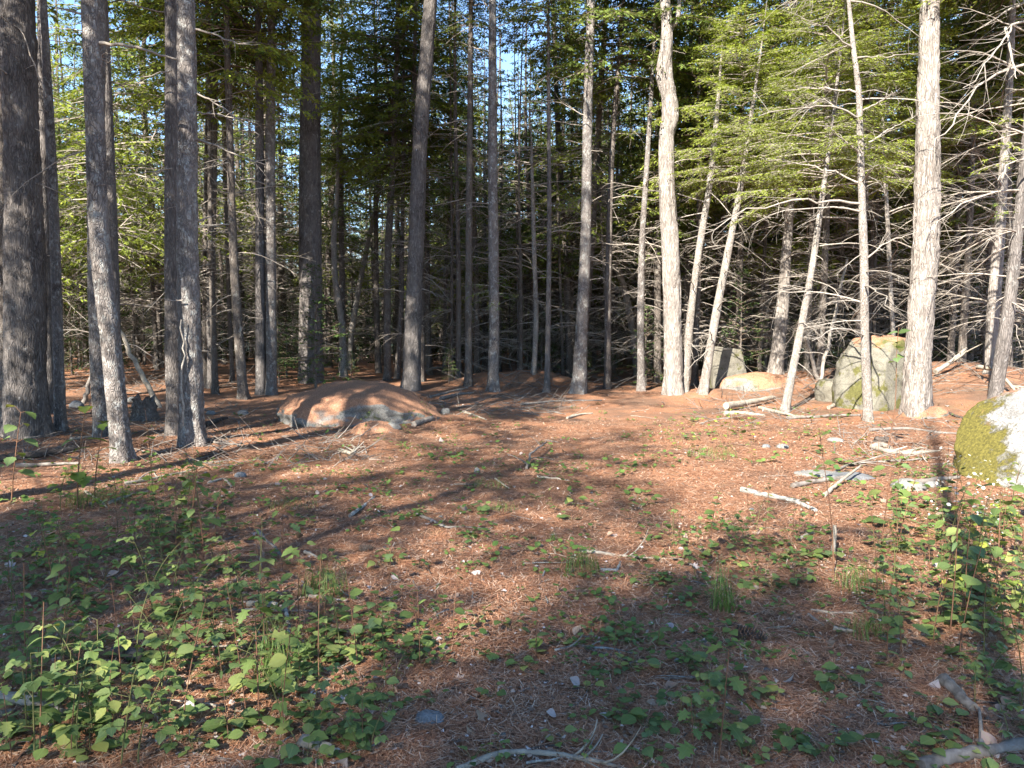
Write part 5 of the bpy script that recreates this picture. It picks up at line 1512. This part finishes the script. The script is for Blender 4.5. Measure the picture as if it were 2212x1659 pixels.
PROTO = {}
for kind, cnt in (('bramble', 5), ('sapling', 4), ('weed', 6), ('seedling', 7)):
    PROTO[kind] = [proto_plant(kind if kind != 'weed' else 'weed_stalk', 60 + i * 7 + len(kind), kind, LEAF) for i in range(cnt)]
PROTO['aster'] = [proto_plant('aster', 210 + i, 'aster', LEAF) for i in range(3)]
PROTO['whip'] = [proto_plant('sapling', 180 + i, 'whip', LEAF) for i in range(2)]
PROTO['lit'] = [proto_plant('bramble', 190 + i, 'bramble', LEAFY) for i in range(3)]  # bramble copies for sunny spots, sunlight put into the yellower leaf colour
PROTO['yellow'] = [proto_plant('sapling', 160 + i, 'sapling', LEAFY) for i in range(2)]
PROTO['brightweed'] = [proto_plant('weed_stalk', 170 + i, 'weed', LEAFY) for i in range(2)]
USED = set()
CATS = {'bramble': 'bramble', 'sapling': 'sapling', 'weed': 'weed', 'seedling': 'seedling', 'yellow': 'sapling', 'brightweed': 'weed', 'whip': 'sapling', 'aster': 'flower', 'lit': 'bramble'}
prng = np.random.default_rng(77)
def plant(kind, x, y, label, group=None, s=1.0, rz=None):
    L_ = PROTO[kind]
    i = int(prng.integers(0, len(L_)))
    if (kind, i) not in USED:
        USED.add((kind, i)); t = L_[i]
    else:
        t = copy_tree(L_[i])
    t.location = (x, y, float(terrain(x, y)) - .003)
    t.rotation_euler = (prng.normal(0, .06), prng.normal(0, .06), prng.uniform(0, 6.28) if rz is None else rz)
    t.scale = (s,) * 3
    props(t, label, CATS[kind])
    if group: t['group'] = group
    elif 'group' in t: del t['group']
    return t

# --- single plants that stand out
def one(kind, px, py, hpx, label, base_h):
    b = on_ground(px, py)
    plant(kind, b[0], b[1], label, None, hpx * np.hypot(b[0], b[1]) / FX / base_h)
one('yellow', 168, 1098, 175, 'yellow-green broad-leaved sapling bent over the sunlit grass before the leaning pair', .45)
one('yellow', 205, 1085, 150, 'smaller yellow-green sapling crowding the bent one before the leaning pair', .45)
one('lit', 250, 1075, 90, 'bright low bramble under the yellow-green saplings', .4)
one('sapling', 410, 1175, 160, 'dark broad-leaved sapling, tallest of the clump at the sun edge', .45)
one('sapling', 465, 1160, 120, 'dark broad-leaved sapling on the open side of the clump', .45)
one('bramble', 430, 1215, 120, 'dark bramble at the foot of the sapling clump', .4)
one('bramble', 350, 1160, 110, 'dark bramble on the shady side of the sapling clump', .4)
one('sapling', 2150, 1300, 170, 'sunlit sapling in the weed bed beyond the trunk shadow', .45)
one('sapling', 25, 1085, 130, 'bare-stemmed seedling tree with few leaves before the massive pine', .45)
one('brightweed', 330, 1080, 170, 'bright green-tipped weed standing before the touching twins', .42)
one('brightweed', 1858, 985, 80, 'yellow-leaved weed before the speckled trunk', .42)
one('whip', 1915, 975, 245, 'tall thin red-stemmed sapling with a leaf tuft before the tall mossy boulder', 1.0)
one('sapling', 1552, 1648, 260, 'dark-stalked sapling with big toothed leaves beside the dry curled leaf', .45)
one('sapling', 1500, 1660, 180, 'broad-leaved sapling crouched beneath the dark-stalked one', .45)
one('sapling', 440, 1190, 140, 'dense dark broad-leaved sapling at the edge of the sun', .45)
one('sapling', 380, 1200, 120, 'broad-leaved sapling beside the dense dark one', .45)
one('bramble', 1262, 1640, 90, 'bright bramble sprig above the silvery forked branch', .40)
one('bramble', 1075, 1640, 80, 'pale bramble sprig at the tip of the silvery forked branch', .40)
one('sapling', 560, 1560, 230, 'leafy sapling rising from the thick of the shaded brambles', .45)
one('bramble', 640, 1480, 150, 'fresh bramble with wide leaves over the black stick', .40)
one('bramble', 770, 1500, 110, 'light green bramble at the edge of the shaded thicket', .40)
one('weed', 900, 1360, 130, 'dry thin stalk, taller of the pair on bare needles', .40)
one('weed', 950, 1340, 110, 'dry thin stalk, shorter of the pair on bare needles', .40)
one('whip', 1800, 1240, 300, 'tall brown switch standing in the weeds before the white boulder', 1.0)
one('yellow', 1782, 1650, 60, 'pale yellowing seedling by the bleached flat wood', .45)
one('sapling', 2085, 1330, 150, 'leafy sapling crossed by the trunk shadow near the white boulder', .45)
one('brightweed', 2120, 1290, 120, 'sunlit bright weed beside the trunk shadow', .42)

AREAS = [  # x0, y0, x1, y1, kind, count, scale, where
    (0, 1290, 520, 1659, 'bramble', 30, 1.0, 'in the shaded thicket around the split cream slab'),
    (300, 1260, 860, 1659, 'bramble', 20, 1.0, 'in the shaded thicket around the black rotten log'),
    (0, 1130, 420, 1290, 'bramble', 14, 0.8, 'at the sun edge before the leaning pair'),
    (330, 1080, 520, 1230, 'bramble', 9, 0.9, 'around the dense dark sapling'),
    (0, 1280, 860, 1659, 'seedling', 130, 1.25, 'carpeting the shaded thicket'),
    (0, 1120, 520, 1290, 'seedling', 48, 1.2, 'carpeting the ground before the leaning pair'),
    (0, 1050, 420, 1130, 'seedling', 22, 1.2, 'in the sunlit strip under the yellow-leaved sapling'),
    (0, 1250, 860, 1659, 'weed', 34, 1.1, 'rising out of the shaded thicket'),
    (230, 1060, 480, 1180, 'weed', 12, 1.1, 'before the touching twins'),
    (860, 1280, 1400, 1659, 'seedling', 40, 1.1, 'dotting the shaded needles around the blue-grey stone'),
    (860, 1300, 1420, 1520, 'weed', 6, 1.0, 'on the shaded needles around the lichen twig'),
    (1400, 1130, 1780, 1330, 'seedling', 44, 1.2, 'in the leafy patch behind the pine cone'),
    (1410, 1120, 1760, 1290, 'weed', 16, 1.0, 'in the leafy patch behind the pine cone'),
    (1440, 1150, 1700, 1300, 'bramble', 6, 0.7, 'in the leafy patch behind the pine cone'),
    (1400, 1330, 2212, 1659, 'seedling', 56, 1.15, 'dotting the needles around the black-ended log'),
    (1420, 1480, 1620, 1659, 'bramble', 4, 0.8, 'around the dark-stalked sapling'),
    (1880, 1090, 2212, 1430, 'seedling', 56, 1.4, 'in the weed bed before the white boulder'),
    (1880, 1080, 2212, 1430, 'weed', 30, 1.3, 'in the weed bed before the white boulder'),
    (1900, 1180, 2212, 1420, 'bramble', 14, 1.0, 'in the weed bed before the white boulder'),
    (2040, 1090, 2212, 1400, 'lit', 14, 1.1, ''),
    (2010, 1110, 2140, 1230, 'aster', 9, 1.0, ''),
    (0, 1200, 760, 1659, 'sapling', 12, 0.85, ''),
    (1900, 1120, 2212, 1420, 'sapling', 8, 0.8, ''),
    (120, 1040, 420, 1130, 'lit', 8, 1.0, ''),
    (0, 1150, 300, 1240, 'lit', 6, .8, ''),
    (1420, 930, 1800, 1000, 'lit', 8, .9, ''),
    (2080, 1420, 2212, 1659, 'bramble', 6, 0.9, 'around the bark-flaked log end'),
    (1380, 900, 1900, 1010, 'seedling', 34, 1.5, 'in the sun between the log pile and the flat slabs'),
    (1380, 920, 1880, 1010, 'weed', 18, 1.0, 'in the sun between the log pile and the flat slabs'),
    (950, 900, 1400, 1130, 'seedling', 36, 1.4, 'scattered over the sunlit clearing'),
    (560, 960, 900, 1250, 'seedling', 22, 1.2, 'scattered on the litter before the dome'),
    (780, 880, 920, 950, 'bramble', 4, 0.9, 'at the rocky end of the dome'),
    (1180, 1040, 1420, 1130, 'weed', 4, 0.7, 'in the open middle of the clearing'),
    (1760, 1000, 2000, 1110, 'seedling', 20, 1.4, 'around the flat stone slabs'),
]
LAND = [('split cream slab', 66, 1530), ('black rotten log', 276, 1424), ('straight grey stick', 580, 1318), ('lichen-crusted stick', 622, 1350), ('white chunk of wood', 684, 1620), ('dark curving branch', 90, 1600),
        ('stubby weathered stick', 704, 1293), ('dark pine cone', 790, 1190), ('pale snaking stick', 980, 1130), ('blue-grey stone', 930, 1556), ('silvery forked branch', 1180, 1634), ('frilly lichen twig', 1280, 1402),
        ('weathered grey pine cone', 1621, 1383), ('long bleached branch', 1365, 1202), ('dark-stalked sapling', 1552, 1648), ('black-ended log', 2090, 1634), ('bark-flaked log end', 2070, 1505), ('pale peg of wood', 1800, 1190),
        ('bleached weed-bed stick', 1800, 1326), ('white boulder', 2120, 1070), ('flat stone slabs', 1790, 1036), ('pile of bleached logs', 1610, 890), ('lichen-spotted dead limb', 1680, 1080), ('forking pale branch', 1960, 980),
        ('brown dead bough', 1310, 1045), ('forked standing twig', 1150, 1000), ('yellow-leaved sapling', 168, 1098), ('touching twins', 400, 960), ('leaning pair', 245, 990), ('massive pine', 58, 944), ('granite dome', 738, 918),
        ('board beyond the dome', 914, 914), ('knotty trunk', 1251, 860), ('dense dark sapling', 440, 1190), ('dark sun-edge stick', 580, 1170), ('upright grass tuft', 1560, 1318), ('thin splay-footed pole', 1182, 850),
        ('speckled trunk', 1876, 910), ('yellowing seedling by the flat wood', 1782, 1650), ('pair of dry stalks', 925, 1350), ('dark flat twig', 1266, 1488), ('crooked shaggy trunk', 1455, 850), ('slender lichen-spotted trunk', 131, 930)]
LANDP = [(n_, on_ground(px, py)) for n_, px, py in LAND]
def near(b):
    d = [np.hypot(p_[0] - b[0], p_[1] - b[1]) for _, p_ in LANDP]
    i = int(np.argmin(d))
    return ('close to the ' if d[i] < 0.45 else 'in the surrounds of the ') + LANDP[i][0]
WORD = {'bramble': ['small bramble', 'bramble', 'large bramble'], 'seedling': ['tiny round-leaved seedling', 'round-leaved seedling', 'broad round-leaved seedling'], 'weed': ['short thin weed stalk', 'thin weed stalk', 'tall thin weed stalk'],
        'aster': ['small white-flowered aster', 'white-flowered aster', 'tall white-flowered aster'],
        'lit': ['small yellow-green bramble', 'yellow-green bramble', 'large yellow-green bramble'], 'sapling': ['small broad-leaved sapling', 'broad-leaved sapling', 'tall broad-leaved sapling']}
def scatter_plants():
    low = []
    for (x0, y0, x1, y1, kind, n, s, where) in AREAS:
        k = 0
        while k < n:
            px = prng.uniform(x0 - 10, x1 + 10); py = prng.uniform(y0, y1)
            b = on_ground(px, py)
            if vnoise(b[0] * 1.6, b[1] * 1.6, 0.2, 55) < prng.uniform(-.75, .3): continue     # clumps
            f = prng.uniform(.65, 1.25) if kind == 'seedling' else prng.uniform(.55, 1.3)
            k += 1
            w = WORD[kind][0 if f < .83 else (2 if f > 1.08 else 1)]
            if kind == 'seedling':
                low.append((np.hypot(b[0], b[1]) / (s * f), b[0], b[1], w + ' ' + near(b), s * f)); continue
            plant(kind, b[0], b[1], w + ' ' + near(b), {'lit': 'yellow-green bramble'}.get(kind, kind) + 's in the litter' , s * f)
    low.sort(key=lambda q: q[0])
    for q in low[:285]:
        plant('seedling', q[1], q[2], q[3], 'low seedlings on the needle litter', q[4])
    # the many smaller ones further off, as one ground cover
    g = Geo()
    for _, x, y, _, s_ in low[285:] + EXTRA_LOW():
        nn = int(prng.integers(4, 8)); z = float(terrain(x, y))
        for k in range(nn):
            az = k * 6.28 / nn + prng.normal(0, .4); el = prng.uniform(.3, 1.2); pl = prng.uniform(.02, .085) * s_; L = prng.uniform(.028, .055) * s_
            d = np.array([math.cos(az), math.sin(az)]); p0 = np.array([x, y, z]) + np.array([*(d * math.cos(el) * pl), math.sin(el) * pl])
            az += prng.normal(0, .5); d = np.array([math.cos(az), math.sin(az), prng.uniform(-.4, .4)]); pr = np.array([-math.sin(az), math.cos(az), prng.normal(0, .3)])
            g.add([p0, p0 + d * L * .3 + pr * L * .42, p0 + d * L * .7 + pr * L * .36, p0 + d * L, p0 + d * L * .7 - pr * L * .36, p0 + d * L * .3 - pr * L * .42], [(0, 1, 2, 3), (0, 3, 4, 5)])
    props(obj('ground_cover', g.mesh('ground_cover', [PLEAFS], False)), 'sprinkling of tiny green seedlings over the far litter', 'ground cover', kind='stuff')
def EXTRA_LOW():
    out = []
    rng = np.random.default_rng(8)
    while len(out) < 1100:
        px = rng.uniform(0, 2212); py = 880 + 560 * rng.random() ** 1.2
        b = on_ground(px, py)
        if vnoise(b[0] * 1.1, b[1] * 1.1, 0.6, 56) < rng.uniform(-.3, .8): continue
        out.append((0, b[0], b[1], '', rng.uniform(.35, .9) * (1 if b[1] < 5 else 1.3)))
    return out
scatter_plants()
for kind_, L_ in PROTO.items():          # patterns that found no place
    for i_, t_ in enumerate(L_):
        if (kind_, i_) not in USED:
            for c_ in list(t_.children): bpy.data.objects.remove(c_)
            bpy.data.objects.remove(t_)

def grass_tuft(label, px, py, n, h, seed, spread=.10, mat=GRASSM):
    rng = np.random.default_rng(seed)
    b = on_ground(px, py)
    az = rng.uniform(0, 6.28, n); r = spread * np.sqrt(rng.random(n)) * .6
    L = h * rng.uniform(.5, 1.15, n); out = rng.uniform(.15, .9, n)
    s = np.linspace(0, 1, 5)
    root = np.stack([np.cos(az * 3) * r, np.sin(az * 3) * r, 0 * r - .005], -1)
    d = np.stack([np.cos(az), np.sin(az)], -1)
    P = np.empty((n, 5, 3))
    P[..., :2] = root[:, None, :2] + d[:, None] * (L[:, None] * out[:, None] * s ** 1.7)[..., None]
    P[..., 2] = root[:, None, 2] + L[:, None] * (s - .42 * out[:, None] * s ** 2)
    w = .0022 * (1 - .85 * s)
    pr = np.stack([-d[:, 1], d[:, 0], 0 * r], -1)
    V = np.stack([P - pr[:, None] * w[None, :, None], P + pr[:, None] * w[None, :, None]], 2).reshape(-1, 3)
    o = np.arange(n)[:, None, None] * 10; j = np.arange(4)[None, :, None] * 2
    Q = (o + j + np.array([0, 1, 3, 2])[None, None]).reshape(-1, 4)
    props(obj('grass_tuft', build_mesh('grass_tuft', V, Q, None, [mat], False), None, tuple(b)), label, 'grass')
grass_tuft('spreading dark grass tuft beside the stubby weathered stick', 700, 1282, 170, .20, 1, .26)
grass_tuft('upright grass tuft between leafy patch and pine cone', 1560, 1318, 90, .32, 2, .12)
grass_tuft('fine arching grass clump in front of the long bleached branch', 1255, 1232, 130, .16, 3, .24)
grass_tuft('bluish grass tuft in the weed bed', 1850, 1268, 110, .17, 4, .22)
grass_tuft('bluish grass tuft near the bark-flaked log end', 1868, 1372, 90, .14, 5, .16)
grass_tuft('short sunlit grass under the yellow-leaved sapling', 215, 1085, 200, .20, 6, .5)
grass_tuft('small grass patch at the sun edge beside the dense dark sapling', 635, 1095, 120, .09, 7, .35)
grass_tuft('small green tuft alone on sunlit needles', 1195, 1168, 40, .08, 8, .06)
grass_tuft('long-bladed grass in the shaded brambles', 590, 1480, 80, .34, 9, .15)
grass_tuft('thin grass patch in the sunlit middle of the clearing', 1060, 1048, 90, .09, 10, .3)
grass_tuft('grass patch before the sunlit leaning stems', 1540, 985, 120, .16, 11, .5)
grass_tuft('low grass below the pale snaking stick', 1090, 1100, 60, .1, 12, .2)

# brown dead pine boughs lying on the litter
def dead_bough(label, px, py, n, L, seed, group=None):
    rng = np.random.default_rng(seed)
    b = on_ground(px, py)
    m = wood_mat('brown_dead_needles', (.09, .045, .03), (.20, .11, .07), (.30, .20, .14), scale=9) if 'brown_dead_needles' not in bpy.data.materials else bpy.data.materials['brown_dead_needles']
    az = rng.uniform(0, 6.28, n); el = rng.uniform(-.02, .75, n)
    root = np.stack([rng.normal(0, L * .8, n), rng.normal(0, L * .25, n), np.zeros(n)], -1)
    d = np.stack([np.cos(az) * np.cos(el), np.sin(az) * np.cos(el), np.sin(el)], -1)
    s = np.linspace(0, 1, 4)
    l = L * rng.uniform(.4, 1.1, n)
    P = root[:, None] + d[:, None] * (l[:, None] * s)[..., None]
    P[..., 2] -= (.45 * l[:, None] * s ** 2) - .01
    P[..., 2] = np.maximum(P[..., 2], .004)
    V, Q = tubes(P, np.broadcast_to(np.array([.0035, .003, .0025, .0012]), (n, 4)), 3)
    props(obj('dead_bough', build_mesh('dead_bough', V, Q, None, [m]), None, tuple(b)), label, 'dead bough', group)
dead_bough('brown dead pine bough heaped in the middle of the clearing', 1310, 1045, 700, .22, 1)
dead_bough('rusty bundle of dead needles hanging in the shaded thicket', 375, 1392, 160, .12, 2)
dead_bough('grey-brown dead bough in the brush before the dome', 560, 985, 500, .30, 3)
dead_bough('dead bough under the touching twins', 480, 985, 400, .28, 4)
dead_bough('rusty dead bough between the dome and the leaning pine', 880, 862, 300, .3, 5)
dead_bough('brown brush heap at the root of the crooked shaggy trunk', 1405, 850, 260, .28, 6)
dead_bough('dead brush behind the front leaning trunk', 300, 960, 500, .35, 7)
dead_bough('pale dead brush on the litter before the dome', 770, 962, 420, .32, 8)
dead_bough('dry brush under the leaning speckled stem', 1600, 905, 300, .35, 9)
dead_bough('dry brush below the big shaggy trunk', 2040, 960, 420, .35, 10)
dead_bough('dead needle bundle beside the straight grey stick', 470, 1335, 120, .10, 11)
dead_bough('dead needle bundle beside the black-ended log', 2060, 1560, 140, .10, 12)

# twigs, fallen leaves and pebbles, one by one
TW = []
for i in range(6):
    rng = np.random.default_rng(900 + i)
    P = np.zeros((1, 8, 3)); s = np.linspace(-.5, .5, 8)
    P[0, :, 0] = s; P[0, 1:-1, 1] = np.cumsum(rng.normal(0, .03, 6)); P[0, 1:-1, 2] = rng.normal(0, .006, 6) + .01
    g = Geo(); g.add(*tubes(P, np.linspace(.018, .006, 8)[None], 5))
    for k in range(rng.integers(0, 4)):
        u = rng.integers(2, 7); d = norm(np.array([rng.uniform(.3, .8), rng.choice([-1, 1]) * rng.uniform(.3, .8), rng.uniform(0, .25)]))
        kk = np.linspace(0, 1, 4)[:, None]
        g.add(*tubes((P[0, u] + d * kk * rng.uniform(.12, .3))[None], np.array([[.009, .007, .005, .003]]), 4))
    TW.append([g.mesh('twig', [m_]) for m_ in (LOGG, LOGP, LOGD, LICH)])
PEB = [rock_mesh('pebble', (1, .8, .55), 300 + i, (STONEW, STONE)[i % 2], nu=14, nv=9) for i in range(4)]
def scatter_bits():
    rng = np.random.default_rng(31)
    def pick():
        f = rng.random()
        py = 872 + (1659 - 872) * f ** 1.15
        px = rng.uniform(-10, 2222)
        return px, py
    for k in range(285):
        px, py = pick()
        b = on_ground(px, py)
        L = rng.uniform(.06, .34) * (1 + max(0, b[1] - 6) * .09)
        o = obj('twig', TW[rng.integers(0, 6)][rng.choice([0, 0, 1, 1, 2, 3])], None, (b[0], b[1], b[2] + .004), (0, 0, rng.uniform(0, 6.28)), (L, L * rng.uniform(.6, 1.2), L * rng.uniform(.6, 1.2)))
        props(o, ('short' if L < .16 else 'long') + ' thin fallen twig ' + near(b), 'twig', 'twigs on the litter')
    for k in range(230):
        px, py = pick()
        b = on_ground(px, py)
        L = rng.uniform(.03, .075) * (1 + max(0, b[1] - 5) * .05)
        o = obj('fallen_leaf', DRY[rng.integers(0, 3)], None, (b[0], b[1], b[2] + .010), (rng.normal(0, .5), rng.normal(0, .4), rng.uniform(0, 6.28)), L)
        props(o, 'curled dry fallen leaf ' + near(b), 'leaf', 'fallen leaves on the litter')
    for k in range(60):
        px, py = pick()
        b = on_ground(px, py)
        L = rng.uniform(.008, .022) * (1 + max(0, b[1] - 4) * .08)
        o = obj('pebble', PEB[k % 4], None, (b[0], b[1], b[2] + L * .2), (0, 0, rng.uniform(0, 6.28)), L)
        props(o, ('little pale pebble ', 'little grey pebble ')[k % 2] + near(b), 'pebble', 'pebbles on the litter')
scatter_bits()

# tangled dead brush along the shaded edge: uncountable fine twigs
def brush():
    rng = np.random.default_rng(41)
    V = Geo()
    for (x0, y0, x1, y1, n, L) in [(0, 870, 520, 1000, 420, .36), (430, 930, 800, 1010, 200, .35), (900, 850, 1250, 900, 200, .5), (1500, 850, 1760, 920, 180, .5), (1780, 900, 2120, 1010, 200, .34),
                                (980, 800, 1500, 840, 240, .9), (0, 800, 560, 850, 240, .9), (1620, 790, 2212, 850, 260, .8)]:
        for k in range(n):
            b = on_ground(rng.uniform(x0, x1), rng.uniform(y0, y1))
            az = rng.uniform(0, 6.28); el = abs(rng.normal(0.05, .35)); l = L * rng.uniform(.3, 1.3)
            s = np.linspace(0, 1, 5)[:, None]
            d = np.array([math.cos(az) * math.cos(el), math.sin(az) * math.cos(el), math.sin(el)])
            P = b + d * l * s + rng.normal(0, .16, 3) * l * s ** 2
            P[:, 2] = np.maximum(P[:, 2], b[2] - .03)
            V.add(*tubes(P[None], np.linspace(.006, .002, 5)[None] * rng.uniform(.6, 1.5), 4))
    o = obj('dead_brush', V.mesh('dead_brush', [LOGG]))
    props(o, 'tangle of fine dead twigs along the edge of the wood', 'brush', kind='stuff')
brush()
